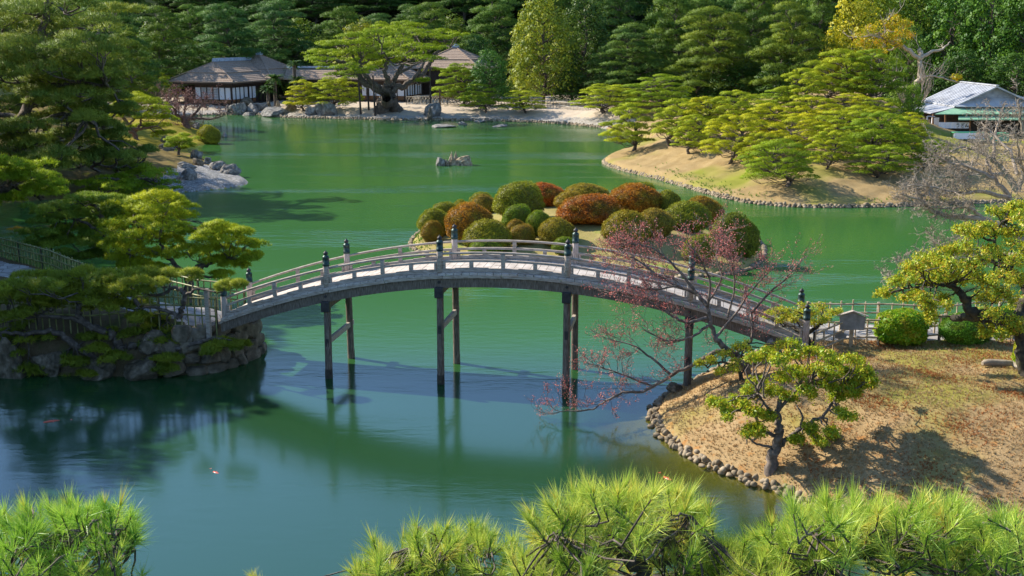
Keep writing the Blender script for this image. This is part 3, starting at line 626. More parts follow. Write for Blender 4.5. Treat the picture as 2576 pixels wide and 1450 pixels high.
spire(1149, 415, 18, 31, 'pointed islet rock, right of the two spires', -.05)
rock(1171, 416, 46, 29, 'broad lumpy tan islet rock at right of the mid-pond group', 'rock_tan', 4, IG, z=0)
rock(1157, 417, 14, 7, 'tiny low islet rock between the spires and the broad lump', 'rock_dark', 2, IG, z=0)
for q in [(30, 940, 110, 105, 'large rounded mossy boulder at the left frame edge by the water', 2), (125, 925, 84, 60, 'brownish boulder at the waterline under the low left pine, right of the large rounded one', 0), (250, 945, 90, 50, 'dark boulder at the foot of the bank left of the wall', 5), (355, 945, 110, 66, 'broad dark boulder where the bank meets the stone wall', 3), (470, 862, 60, 36, 'mossy boulder in the bank above the stone wall', 4), (390, 872, 70, 44, 'grey boulder half hidden by the creeping pine branch', 1)]:
    rock(q[0], q[1], q[2], q[3], q[4], 'rock_dark', q[5], 'boulders on the left bank')
rock(1945, 905, 60, 60, 'pale boulder beside the right foot of the bridge', 'rock', 2)
rock(1696, 985, 44, 26, 'dark boulder at the tip of the near lawn under the plum', 'rock_dark', 5)

# ---------------------------------------------------------------- villa buildings
def slope(mb, e0, e1, r0, r1, n=10, step=.05, brk=None):
    e0, e1, r0, r1 = [np.array(q, float) for q in (e0, e1, r0, r1)]
    for i in range(n):
        t0, t1 = i / n, (i + 1) / n; up = step
        if brk is not None and i >= brk: up = step; off = .16
        else: off = 0
        a0, a1 = e0 + (r0 - e0) * t0, e1 + (r1 - e1) * t0; b0, b1 = e0 + (r0 - e0) * t1, e1 + (r1 - e1) * t1
        z = np.array([0, 0, 1.0])
        A0, A1, B0, B1 = a0 + z * (up + off), a1 + z * (up + off), b0 + z * off, b1 + z * off
        low = .16 + (up if i == 0 else 0) if (i == 0) else 0
        d0, d1 = a0 + z * ((off if not (brk is not None and i == brk) else -.02) - (.16 if i == 0 else 0)), a1 + z * ((off if not (brk is not None and i == brk) else -.02) - (.16 if i == 0 else 0))
        mb.add([A0, A1, B1, B0], [[0, 1, 2, 3]], .5); mb.add([d0, d1, A1, A0], [[0, 1, 2, 3]], .5)
def hip(mb, a0, a1, b0, b1, ze, zr, ra0, ra1, n=10, brk=None, along='a'):
    if along == 'a':
        bm = (b0 + b1) / 2; R0, R1 = (ra0, bm, zr), (ra1, bm, zr)
    else:
        am = (a0 + a1) / 2; R0, R1 = (am, ra0, zr), (am, ra1, zr)
    c00, c10, c11, c01 = (a0, b0, ze), (a1, b0, ze), (a1, b1, ze), (a0, b1, ze)
    if along == 'a':
        slope(mb, c00, c10, R0, R1, n, brk=brk); slope(mb, c10, c11, R1, R1, n, brk=brk); slope(mb, c11, c01, R1, R0, n, brk=brk); slope(mb, c01, c00, R0, R0, n, brk=brk)
    else:
        slope(mb, c00, c10, R0, R0, n, brk=brk); slope(mb, c10, c11, R0, R1, n, brk=brk); slope(mb, c11, c01, R1, R1, n, brk=brk); slope(mb, c01, c00, R1, R0, n, brk=brk)
    mb.add([(a0, b0, ze - .12), (a1, b0, ze - .12), (a1, b1, ze - .12), (a0, b1, ze - .12)], [[3, 2, 1, 0]])
    return R0, R1
def rib(mb, p, q, w=.22, h=.10): mb.beam(np.array(p) + [0, 0, .14], np.array(q) + [0, 0, .20], w, h)
def panel_wall(root, a0, a1, b, z0, zs, z1, n, axis, sg, dark=(), lattice=()):
    # bays of white paper over red-brown boards between dark posts, along one facade
    L = a1 - a0
    pt = lambda x, off: ((x, b + off) if axis == 'a' else (b + off, x))
    dm = lambda l, t: ((l, t) if axis == 'a' else (t, l))
    for i in range(n):
        x0, x1 = a0 + L * i / n, a0 + L * (i + 1) / n; c = pt((x0 + x1) / 2, 0); d = dm(x1 - x0 - .1, .06)
        if i in dark:
            m = MB(); m.box((*pt((x0 + x1) / 2, -sg * .25), (z0 + z1) / 2), (*d, z1 - z0)); m.build('dark_opening', M['darkwood'], root); continue
        m = MB(); m.box((*c, (zs + z1) / 2), (*d, z1 - zs)); pn = m.build('paper_screen', M['paper'], root)
        m = MB(); m.box((*c, (z0 + zs) / 2 - .015), (*dm(x1 - x0 - .1, .08), zs - z0 - .03)); m.build('board_panel', M['redwood'], root)
        if i in lattice:
            m = MB()
            for k in range(1, 6):
                x = x0 + (x1 - x0) * k / 6; m.box((*pt(x, sg * .05), (zs + z1) / 2), (*dm(.035, .03), z1 - zs - .02))
            for k in range(1, 7): m.box((*pt((x0 + x1) / 2, sg * .055), zs + (z1 - zs) * k / 7), (*dm(x1 - x0 - .12, .03), .03))
            m.build('lattice', M['darkwood'], pn)
    for i in range(n + 1):
        m = MB(); m.box((*pt(a0 + L * i / n, sg * .06), (z0 + z1) / 2 + .1), (.13, .13, z1 - z0 + .2)); m.build('post', M['darkwood'], root)
    m = MB(); m.box((*pt((a0 + a1) / 2, 0), z1 + .35), (*dm(L, .12), .62)); m.build('head_beam', M['darkwood'], root)
def villa_left():
    Pc = at(586, 207.4, 4.7); Pr = at(669, 198, 4.7)
    ang = math.radians(70)
    root = empty('villa', (Pc[0], Pc[1], 0), ang, 'villa with shingled hip roof and white paper screens at the far left shore', 'house')
    m = MB(); R0, R1 = hip(m, 0, 17, 0, 12.2, 4.7, 7.55, 4.3, 16.5, 12, brk=5); rf = m.build('roof', M['thatch'], root)
    m = MB(); m.beam((4.0, 6.1, 7.85), (14.6, 6.1, 7.85), .5, .34); m.beam((4.0, 6.1, 8.1), (14.6, 6.1, 8.1), .28, .2); m.build('ridge_cap', M['tile'], rf)
    m = MB()
    for c in ((0, 0), (0, 12.2)): rib(m, (c[0], c[1], 4.76), R0 if True else R1)
    m.build('hip_rib', M['thatch'], rf)
    m = MB(); hip(m, 9.6, 22, -.9, 11.3, 4.95, 8.45, 5.1, 5.3, 14, brk=5, along='b'); r2 = m.build('roof', M['thatch'], root)
    m = MB(); m.box((15.8, 5.2, 8.65), (.9, .9, .34), 0, .05); m.box((15.8, 5.2, 8.9), (.5, .5, .3), 0, .05); m.build('ridge_cap', M['tile'], r2)
    m = MB()
    for c in ((9.6, -.9), (22, -.9), (9.6, 11.3)): rib(m, (c[0], c[1], 5.0), (15.8, 5.2, 8.5))
    m.build('hip_rib', M['thatch'], r2)
    z0, zs, z1 = 1.35, 1.95, 3.75
    panel_wall(root, 1.3, 7.9, 1.3, z0, zs, z1, 6, 'b', -1, dark=(), lattice=(2, 3, 4))
    panel_wall(root, 1.3, 10.5, 1.3, z0, zs, z1, 8, 'a', -1, dark=(6, 7))
    m = MB(); m.box((9, 6, 1.22), (17, 11.6, .2)); m.build('veranda_floor', M['darkwood'], root)
    m = MB(); m.box((9.6, 6.6, 2.6), (14.6, 8.2, 2.6)); m.build('room_core', M['darkwood'], root)
    for a, b_ in ((.6, .6), (.6, 4), (.6, 8), (.6, 11.4), (4.4, .6), (8.2, .6), (12, .6)):
        m = MB(); m.box((a, b_, .3), (.2, .2, 1.9)); m.build('foundation_post', M['darkwood'], root)
    for a, b_ in ((.55, 10.9), (.55, 8.6), (.8, .8), (5, .5), (9, .5)):
        m = MB(); m.box((a, b_, 2.95), (.13, .13, 3.3)); m.build('veranda_post', M['darkwood'], root)
    m = MB(); m.beam((.3, .3, 4.4), (16, .3, 4.4), .16, .25); m.beam((.3, .3, 4.4), (.3, 11.9, 4.4), .16, .25); m.build('eave_beam', M['darkwood'], root)
villa_left()
def villa_link():
    p0 = at(735, 197, 5.0); Y = 186.0; x0 = atY(728, 197, Y)[0]; x1 = atY(975, 197, Y)[0]; L = x1 - x0
    root = empty('villa', (x0, Y, 0), 0, 'long low shingled link building between the two villas, behind the giant pine', 'house')
    ze, zr = 4.75, 6.35
    m = MB(); slope(m, (-1, 0, ze), (L, 0, ze), (-1, 3.4, zr), (L, 3.4, zr), 6); slope(m, (L, 6.8, ze), (-1, 6.8, ze), (L, 3.4, zr), (-1, 3.4, zr), 6)
    rf = m.build('roof', M['thatch'], root)
    m = MB(); m.beam((-1, 3.4, 6.55), (L * .62, 3.4, 6.55), .5, .3); m.build('ridge_cap', M['tile'], rf)
    panel_wall(root, .5, L - .3, 1.2, 1.4, 1.9, 3.8, 7, 'a', -1, dark=(0, 1, 2, 3, 4))
    m = MB(); m.box((L / 2, 3.6, 2.8), (L - 1, 4.2, 3.2)); m.build('room_core', M['darkwood'], root)
    m = MB(); m.box((L / 2, 3.4, 1.25), (L, 6, .2)); m.build('veranda_floor', M['darkwood'], root)
villa_link()
def villa_right():
    Pc = at(1028, 200.6, 4.8); Pr = at(1118, 190.6, 4.8); A = (Pr - Pc)[:2]; ang = math.atan2(A[1], A[0]) 
    root = empty('villa', (Pc[0], Pc[1], 0), ang, 'villa with tall pyramid roof at right behind the giant pine', 'house')
    m = MB(); R0, R1 = hip(m, 0, 14, 0, 11.5, 4.8, 7.3, 5, 9, 10); rf = m.build('roof', M['thatch'], root)
    m = MB(); rib(m, (0, 0, 4.86), R0); rib(m, (0, 11.5, 4.86), R0); m.build('hip_rib', M['thatch'], rf)
    m = MB(); hip(m, 9.5, 22.5, -9.0, 3.6, 6.3, 9.6, -2.9, -2.6, 13, brk=5, along='b'); r2 = m.build('roof', M['thatch'], root)
    m = MB(); m.box((16, -2.75, 9.85), (1.1, 1.1, .4), 0, .05); m.box((16, -2.75, 10.1), (.6, .6, .3), 0, .05); m.build('ridge_cap', M['tile'], r2)
    m = MB()
    for c in ((9.5, -9.0), (22.5, -9.0), (9.5, 3.6)): rib(m, (c[0], c[1], 6.36), (16, -2.75, 9.65))
    m.build('hip_rib', M['thatch'], r2)
    m = MB(); m.box((16, -2.7, 3.9), (10.4, 10, 4.8)); m.build('room_core', M['darkwood'], root)
    m = MB(); m.box((7, 5.7, 2.6), (10.4, 8.4, 2.6)); m.build('room_core', M['darkwood'], root)
    panel_wall(root, 1.2, 9.9, 1.2, 1.4, 2.1, 3.8, 7, 'b', -1, dark=(6,))
    panel_wall(root, 1.2, 9.5, 1.2, 1.4, 2.1, 3.8, 7, 'a', -1)
    m = MB(); m.box((7, 5.7, 1.25), (13.4, 10.8, .2)); m.build('veranda_floor', M['darkwood'], root)
    m = MB(); m.beam((.3, .3, 4.5), (13, .3, 4.5), .16, .25); m.beam((.3, .3, 4.5), (.3, 11, 4.5), .16, .25); m.build('eave_beam', M['darkwood'], root)
    for a, b_ in ((.5, .5), (.5, 4), (.5, 7.5), (.5, 11), (4, .5), (7.5, .5), (11, .5)):
        m = MB(); m.box((a, b_, 2.6), (.13, .13, 3.9)); m.build('veranda_post', M['darkwood'], root)
villa_right()
def tea_shop():
    Y = 116.0; s = pxm(Y); k = FP / Y
    g = lambda u, v, dy=0: atY(u, v, Y + dy)
    o = g(2345, 345); root = empty('tea_shop', tuple(o), 0, 'shop with pale metal gable roof and green awning at the right edge', 'shop'); O = o
    def L(u, v, dy=0): return g(u, v, dy) - O
    # gable roof: two planes running back from the gable edge
    m = MB(); ap = L(2509, 217); le = L(2401, 267); re = L(2617, 267)
    bk = np.array([0, 9.5, 0]); th = np.array([0, 0, -.14])
    for e in (le, re):
        q = [e, ap, ap + bk, e + bk]; w = [x + th for x in q]
        m.add(q + w, [[0, 1, 2, 3], [7, 6, 5, 4], [0, 4, 5, 1], [1, 5, 6, 2], [2, 6, 7, 3], [3, 7, 4, 0]])
    rf = m.build('roof', M['roof_white'], root)
    m = MB()
    for e in (le, re):
        for i in range(1, 15): a = (e + (ap - e) * 0) ; 
        for i in range(0, 14):
            y = .35 + i * .66; m.beam(e + [0, y, .03], ap + [0, y, .03], .05, .05)
    m.build('roof_seam', M['roof_white'], rf)
    m = MB(); m.beam(ap + [0, -.05, .06], ap + bk + [0, 0, .06], .3, .1); m.build('ridge_cap', M['roof_white'], rf)
    # gable wall
    m = MB(); d = np.array([0, .9, 0]); a0 = L(2430, 247) + d; a1 = L(2588, 247) + d; a2 = L(2509, 222) + d
    m.add([a0, a1, a2, a0 + [0, .2, 0], a1 + [0, .2, 0], a2 + [0, .2, 0]], [[0, 1, 2], [5, 4, 3]]); m.build('gable_wall', M['plaster'], root)
    # front pent roof under the gable, side lean-to
    def sheet(pts, nm, mt, t=.08):
        mm = MB(); q = [np.array(p) for p in pts]; w = [p - [0, 0, t] for p in q]; mm.add(q + w, [[0, 1, 2, 3], [7, 6, 5, 4], [0, 4, 5, 1], [1, 5, 6, 2], [2, 6, 7, 3], [3, 7, 4, 0]]); return mm.build(nm, M[mt], root)
    sheet([L(2404, 268, -.25), L(2640, 268, -.25), L(2640, 245, .95), L(2432, 245, .95)], 'pent_roof', 'roof_white')
    sheet([L(2341, 285, 0), L(2401, 271, 0), L(2401, 271, 0) + bk, L(2341, 285, 0) + bk], 'lean_to_roof', 'roof_white')
    sheet([L(2352, 287, -1.6), L(2660, 287, -1.6), L(2660, 272, 0.1), L(2400, 272, 0.1)], 'awning', 'green_paint')
    sheet([L(2411, 301, -2.3), L(2660, 301, -2.3), L(2660, 291, -1.2), L(2411, 291, -1.2)], 'awning', 'green_paint')
    m = MB(); m.beam(L(2404, 270, .1), L(2650, 270, .1), .2, .22); m.build('beam', M['darkwood'], root)
    m = MB(); c0 = L(2350, 285, 1.2); c1 = L(2660, 352, 1.2); m.box(((c0[0] + c1[0]) / 2, c0[1], (c0[2] + c1[2]) / 2), (c1[0] - c0[0], .2, c0[2] - c1[2])); m.box(((c0[0] + c1[0]) / 2, c0[1] + 3, (c0[2] + c1[2]) / 2), (c1[0] - c0[0] - .2, 5.6, c0[2] - c1[2] - .1)); m.build('wall', M['darkwood'], root)
    for u in (2347, 2378, 2440, 2510, 2570):
        m = MB(); p = L(u, 287, -1.0); q = L(u, 352, -1.0); m.beam(q, p, .13, .13); m.build('post', M['redwood'] if u < 2500 else M['darkwood'], root)
    m = MB(); p = L(2352, 312, .6); m.box(p, (.75, .12, 1.3)); p = L(2352, 337, .6); m.box(p, (1.0, .14, .9)); m.build('wall_panel', M['paper'], root)
    # shop curtain with brush lettering
    m = MB(); xs = np.linspace(L(2362, 308, -1.15)[0], L(2438, 308, -1.15)[0], 33); zt = L(2362, 308, -1.15)[2]; y0 = L(2362, 308, -1.15)[1]
    zb = zt - .62; V = [(x, y0 + .04 * math.sin(i * 1.3), z) for z in (zt, zb) for i, x in enumerate(xs)]
    m.add(V, [[i, i + 33, i + 34, i + 1] for i in range(32)]); nr = m.build('shop_curtain', M['paper'], root)
    m = MB()
    def stroke(cx, pts):
        m.tube([(cx + x * .42, y0 - .07, (zt + zb) / 2 + z * .42) for x, z in pts], .025, 5)
    cu = [L(u, 315, -1.15)[0] for u in (2409, 2421, 2432)]
    stroke(cu[0], [(-.12, .5), (.14, .42)]); stroke(cu[0], [(-.3, .16), (.05, .24), (.28, .1), (.22, -.2), (-.08, -.52)])
    stroke(cu[1], [(-.22, .45), (-.1, .05)]); stroke(cu[1], [(.28, .2), (-.22, -.1), (-.25, -.4), (.3, -.45)]); stroke(cu[1], [(.2, .5), (.28, .38)]); stroke(cu[1], [(.34, .5), (.42, .38)])
    stroke(cu[2], [(.02, .5), (-.18, 0), (-.35, -.48), (-.05, -.05), (.08, -.15), (.1, -.42), (.22, -.45), (.38, -.1)])
    m.build('lettering', M['ink'], nr)
    m = MB(); p = L(2333, 293, -1.6); q = L(2333, 352, -1.6); m.tube([q, p], .07, 8); r = L(2352, 294, -1.4); m.tube([p, r], .05, 8)
    tag(m.build('standpipe', M['plaster'], None), 'grey standpipe with a bent top at the left corner of the pale roofed shop', 'pipe'); bpy.data.objects['standpipe'].location = O
    for u, v, w, h, lab, col in ((2432, 352, 70, 15, 'green cloth covered table before the shop', 'green_dark'), (2490, 358, 78, 20, 'green framed stall table nearest the pond before the shop', 'green_dark')):
        p = hit(u, v); t = empty('stall_table', tuple(p), 0, lab, 'table', 'tables before the shop'); W_ = w / s; H_ = max(h / s, .7)
        mm = MB(); mm.box((0, 0, H_), (W_, 1.0, .08), 0, .02); mm.build('tabletop', M[col], t)
        mm = MB(); mm.box((0, -.48, H_ * .55), (W_ * .97, .04, H_ * .8)); mm.build('table_skirt', M['green_paint' if u > 2450 else 'paper'], t)
        for a in (-1, 1):
            for c in (-.42, .42):
                mm = MB(); mm.box((a * W_ * .46, c, H_ / 2), (.07, .07, H_)); mm.build('leg', M[col], t)
tea_shop()
# fences and props of the far court
fence('lattice_fence', 'diagonal lattice bamboo fence just right of the giant pine trunk', [P(1022, 282), P(1090, 283), P(1180, 284), P(1195, 282)], 1.25, .55, 'bamboo_old', 3.2, (.98, .1), .045, 0, 5, True)
fence('lattice_fence', 'second lattice bamboo fence farther back by the right villa steps', [W2(1040, 262, 1.2), W2(1060, 258, 1.2), W2(1150, 260, 1.2)], 1.2, .6, 'bamboo_old', 3.2, (.98, .1), .045, 0, 6, True, 'bamboo_old')
fence('picket_fence', 'grey bamboo picket fence running along the far shore behind the small pines', [P(1195, 284), P(1330, 288), P(1400, 291), W2(1480, 283, 1.2)], 1.3, .5, 'bamboo_old', 3, (.75, .3), .04, 0, 7)
fence('picket_fence', 'short picket fence of the court behind the leaning small pine', [W2(1150, 262, 1.2), W2(1185, 266, 1.2), W2(1260, 262, 1.2)], 1.2, .5, 'bamboo_old', 3, (.8, .3), .04, 0, 8)
fence('picket_fence', 'thin bamboo fence at the foot of the mound behind the two spreading pines', [W2(1480, 282, 1.2), W2(1540, 276, 1.2), W2(1580, 270, 1.3)], 1.3, .55, 'bamboo_old', 3, (.75, .3), .04, 0, 9)
def lantern(u, v, hpx, label, mat='rock_dark'):
    p = hit(u, v); s = pxm(p[1]); h = hpx / s; root = empty('stone_lantern', tuple(p), .3, label, 'stone lantern')
    m = MB(); m.lathe([(0, -.1), (.26 * h, -.1), (.26 * h, .10 * h), (.17 * h, .14 * h), (0, .14 * h)], k=6); m.build('base', M[mat], root)
    m = MB(); m.lathe([(.12 * h, .13 * h), (.10 * h, .25 * h), (.12 * h, .42 * h)], k=10); m.build('shaft', M[mat], root)
    m = MB(); m.lathe([(.12 * h, .42 * h), (.22 * h, .47 * h), (.22 * h, .50 * h), (0, .505 * h)], k=6); m.build('platform', M[mat], root)
    m = MB(); 
    for i in range(6): a = i * math.pi / 3; m.box((.14 * h * math.cos(a), .14 * h * math.sin(a), .60 * h), (.05 * h, .05 * h, .2 * h), a)
    m.box((0, 0, .60 * h), (.13 * h, .13 * h, .19 * h)); m.build('light_chamber', M[mat], root)
    m = MB(); m.lathe([(0, .695 * h), (.30 * h, .70 * h), (.31 * h, .74 * h), (.16 * h, .82 * h), (.06 * h, .87 * h), (0, .88 * h)], k=6); m.build('roof', M[mat], root)
    m = MB(); m.lathe([(.05 * h, .87 * h), (.065 * h, .92 * h), (.03 * h, .97 * h), (0, 1.0 * h)], k=8); m.build('finial', M[mat], root)
lantern(266, 326, 76, 'dark stone lantern in the shade among the left bank pines')
lantern(2186, 245, 46, 'pale stone lantern on top of the pine covered hill', 'rock_tan')
lantern(90, 742, 26, 'small pale stone lantern beside the left path behind the low pine', 'rock')
for i, (u, v, u2, v2, lb) in enumerate(((785, 0, 0, 0, ''), )): pass
POLES = [(908, 288, 902, 205, 'dark prop pole left of the giant pine, second from the villa side'), (944, 293, 938, 190, 'dark prop pole nearest the water left of the giant pine trunk'), (928, 278, 925, 222, 'brown prop pole just behind the two dark ones left of the giant pine'), (840, 273, 838, 228, 'thin brown prop pole under the lowest left limb of the giant pine'), (1083, 286, 1081, 158, 'tall dark prop pole under the right limb of the giant pine'), (1107, 283, 1106, 225, 'short brown prop pole right of the giant pine behind the lattice')]
for u, v, u2, v2, lb in POLES:
    p = hit(u, v); q = atY(u2, v2, p[1]); m = MB(); m.tube([(0, 0, -.3), tuple(q - p)], [.16, .11], 7, cap=True); o = m.build('prop_pole', M['darkwood' if 'dark' in lb else 'redwood']); o.location = p; tag(o, lb, 'prop pole', 'poles propping the giant pine')
# koi
def koi(u, v, lpx, a, label):
    p = at(u, v, 0); L_ = lpx / pxm(p[1]); m = MB(); n = 14; pts = []; r = []
    for i in range(n):
        t = i / (n - 1); pts.append((t * L_ - L_ / 2, .07 * L_ * math.sin(t * 3.2), 0)); r.append(L_ * (.10 * math.sin(min(1, t * 1.25 + .12) * math.pi) ** .7 + .012))
    m.tube(pts, r, 10); V = m.V[0]; V[:, 2] *= .55
    root = m.build('koi', M['koi']); root.location = (p[0], p[1], -.012); root.rotation_euler = (0, 0, a); tag(root, label, 'fish', 'koi in the pond')
    m = MB(); e = np.array(pts[-1]); m.add([e, e + [L_ * .2, .10 * L_, .02], e + [L_ * .13, 0, .02], e + [L_ * .2, -.10 * L_, .02]], [[0, 3, 2], [0, 2, 1]]); m.build('tail_fin', M['koi'], root)
    m = MB(); e = np.array(pts[4])
    for sg in (-1, 1): m.add([e + [0, sg * .07 * L_, .01], e + [.12 * L_, sg * .2 * L_, .015], e + [.16 * L_, sg * .06 * L_, .01]], [[0, 1, 2]])
    m.build('side_fin', M['koi'], root)
koi(541, 1186, 38, 2.3, 'bright red koi at the surface in the blue water at lower left')
koi(1676, 1200, 50, 2.0, 'brownish red koi near the lawn shore behind the pine needles')
koi(140, 1060, 60, .35, 'faint dark red koi in the shaded water at left')

# ---------------------------------------------------------------- foliage generators
def unit(v): return v / np.maximum(np.linalg.norm(v, axis=-1, keepdims=True), 1e-9)
def needles(mb, C, D, nn, L, Wd, spread, rng, tint, S=None, soft=.45):
    # C (N,3) shoot points, D (N,3) directions: nn thin tapering needles from each
    N = len(C); c = np.repeat(C, nn, 0); d = np.repeat(D, nn, 0); t = np.repeat(tint, nn)
    d = unit(d + spread * rng.normal(size=d.shape)); l = L * rng.uniform(.6, 1.1, (len(c), 1))
    sd = unit(np.cross(d, rng.normal(size=d.shape))) * Wd / 2
    b = c + d * l * .05
    V = np.stack([b - sd, b + sd, b + d * l], 1).reshape(-1, 3); F = np.arange(len(V)).reshape(-1, 3)
    tt = np.clip(t + rng.normal(size=len(t)) * .10, 0, 1)
    Nn = None
    if S is not None:            # shade each needle mostly like the surface of the pad it belongs to
        sN = np.repeat(S, nn, 0); g = unit(np.cross(sd, d)); f = np.sum(g * sN, 1) < 0
        T = V.reshape(-1, 3, 3); T[f] = T[f][:, [1, 0, 2]]; V = T.reshape(-1, 3); g[f] *= -1
        Nn = np.repeat(unit(sN * (1 - soft) + g * soft), 3, 0)
    mb.add(V, F, np.repeat(tt, 3), False, Nn)
def leaves(mb, C, Nr, size, rng, tint, asp=.55, jit=.6, droop=0.0, soft=None):
    N = len(C); n = unit(Nr + jit * rng.normal(size=Nr.shape)); t = unit(np.cross(n, rng.normal(size=n.shape)))
    if droop: t = unit(t + np.array([0, 0, -droop])); 
    s = unit(np.cross(n, t)); L = size * rng.uniform(.6, 1.2, (N, 1))
    V = np.stack([C - t * L * .5, C + s * L * asp * .5, C + t * L * .5, C - s * L * asp * .5], 1).reshape(-1, 3)
    F = np.arange(4 * N).reshape(-1, 4); Nn = None
    if soft is not None:
        g = unit(np.cross(s, t)); f = np.sum(g * Nr, 1) < 0; Q = V.reshape(-1, 4, 3); Q[f] = Q[f][:, ::-1]; V = Q.reshape(-1, 3); g[f] *= -1; Nn = np.repeat(unit(Nr * (1 - soft) + g * soft), 4, 0)
    mb.add(V, F, np.repeat(np.clip(tint + rng.normal(size=N) * .16, 0, 1), 4), False, Nn)
def sph(n, rng, zlo=-.15):
    z = rng.uniform(zlo, 1, n); a = rng.uniform(0, 2 * math.pi, n); r = np.sqrt(np.maximum(0, 1 - z * z)); return np.stack([r * np.cos(a), r * np.sin(a), z], 1)
def pads(mb, C, R, flat, per, nn, L, Wd, rng, spread=.55, up=.7, zlo=-.1, tb=.5):
    # flattened domes of needle tufts; C centres (k,3), R radii (k,)
    k = len(C); idx = np.repeat(np.arange(k), per); n = len(idx); S = sph(n, rng, zlo); ph = rng.uniform(0, 6.28, (k, 3)); az = np.arctan2(S[:, 1], S[:, 0])
    out = 1 + .20 * np.sin(2 * az + ph[idx, 0]) + .16 * np.sin(3 * az + ph[idx, 1]) + .10 * np.sin(5 * az + ph[idx, 2])
    rad = R[idx] * rng.uniform(.62, 1.02, n) ** .6; el = rng.uniform(.8, 1.3, k)[idx]
    fl = (flat * rng.uniform(.8, 1.3, k))[idx]
    X = C[idx] + np.stack([S[:, 0] * rad * out * el, S[:, 1] * rad * out / el, S[:, 2] * rad * fl], 1)
    D = unit(S * [1, 1, .8] + [0, 0, up] + .2 * rng.normal(size=S.shape))
    pt = rng.uniform(-.18, .18, k)[idx] + tb + .06 * S[:, 2]  # pad tops tinted slightly lighter than undersides: overhead light put into the needle colour
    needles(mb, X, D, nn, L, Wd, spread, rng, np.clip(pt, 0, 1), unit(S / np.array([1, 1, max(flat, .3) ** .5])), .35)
def bent(p, q, n, amp, rng, sag=0.0):
    p, q = np.array(p, float), np.array(q, float); t = np.linspace(0, 1, n)[:, None]; L = np.linalg.norm(q - p)
    off = np.cumsum(rng.normal(size=(n, 3)), 0); off = off - off[:1] - t * (off[-1:] - off[:1]); 
    return p + (q - p) * t + off * amp * L / math.sqrt(n) + np.array([0, 0, sag * L]) * np.sin(t * math.pi)
def crown_points(rng, n, H, Wd, z0, prof=1.7, zw=1.7, core=.10):
    out = []
    for i in range(n):
        best, bd = None, -1
        for _ in range(14):
            zf = z0 + (1 - z0) * rng.uniform() ** .8; q = (zf - z0) / (1 - z0); r = Wd / 2 * max(.05, 1 - q ** prof) ** .5 * math.sqrt(rng.uniform(core, 1)); a = rng.uniform(0, 6.28)
            p = np.array([r * math.cos(a), r * math.sin(a), zf * H])
            d = min([np.linalg.norm((p - o) * [1, 1, zw]) for o in out], default=9) + .02 * Wd * rng.uniform()
            if d > bd: bd, best = d, p
        out.append(best)
    return np.array(out)
def pine_meshes(seed, H, Wd, npad, pr, flat, tr, lean=.15, per=70, nn=6, L=.2, nw=.03, z0=.35, bend=.16, bark='bark', leaf='pine', prof=1.7, spread=.55, up=.7, limb=.28, tb=.5, ttop=.8):
    rng = np.random.default_rng(seed); tk = MB(); cr = MB()
    lean_v = np.array([rng.normal(), rng.normal(), 0]) * lean * H
    top = np.array([0, 0, H * ttop]) + lean_v * .5
    T = bent([0, 0, -.4], top, 9, bend, rng); rr = np.linspace(1, .32, 9) * tr; rr[0] *= 1.5; rr[1] *= 1.12
    tk.tube(T, rr, 9)
    C = crown_points(rng, npad, H, Wd, z0, prof) + lean_v * .35
    for c in C:
        zt = np.clip(c[2] - .28 * np.hypot(c[0] - lean_v[0] * .3, c[1] - lean_v[1] * .3) - .3 * pr, z0 * H * .75, H * ttop * .97)
        k = np.interp(zt, T[:, 2], np.arange(9)); a = np.array([np.interp(k, np.arange(9), T[:, j]) for j in range(3)])
        w = bent(a, c - [0, 0, pr * flat * .15], 7, .16, rng, -.03)
        tk.tube(w, np.linspace(limb, .07, 7) * tr * 1.0, 5)
        for _ in range(3):
            e = c + np.array([rng.normal() * .45 * pr, rng.normal() * .45 * pr, pr * flat * .25]); tk.tube(bent(w[4], e, 4, .15, rng), np.array([.1, .08, .06, .03]) * tr, 4)
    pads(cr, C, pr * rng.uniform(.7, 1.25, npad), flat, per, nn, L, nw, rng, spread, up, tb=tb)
    return tk.mesh('trunk', M[bark]), cr.mesh('crown', M[leaf])
def place_tree(name, meshes, loc, scale, rz, label, cat='tree', group=None, col=None, kids=('trunk', 'crown')):
    root = empty(name, tuple(loc), rz, label, cat, group); root.scale = scale if hasattr(scale, '__len__') else (scale,) * 3
    for nm, me in zip(kids, meshes):
        o = bpy.data.objects.new(nm, me); link(o); o.parent = root
        if col is not None and nm != 'trunk': o.color = (*col, 1)
    return root

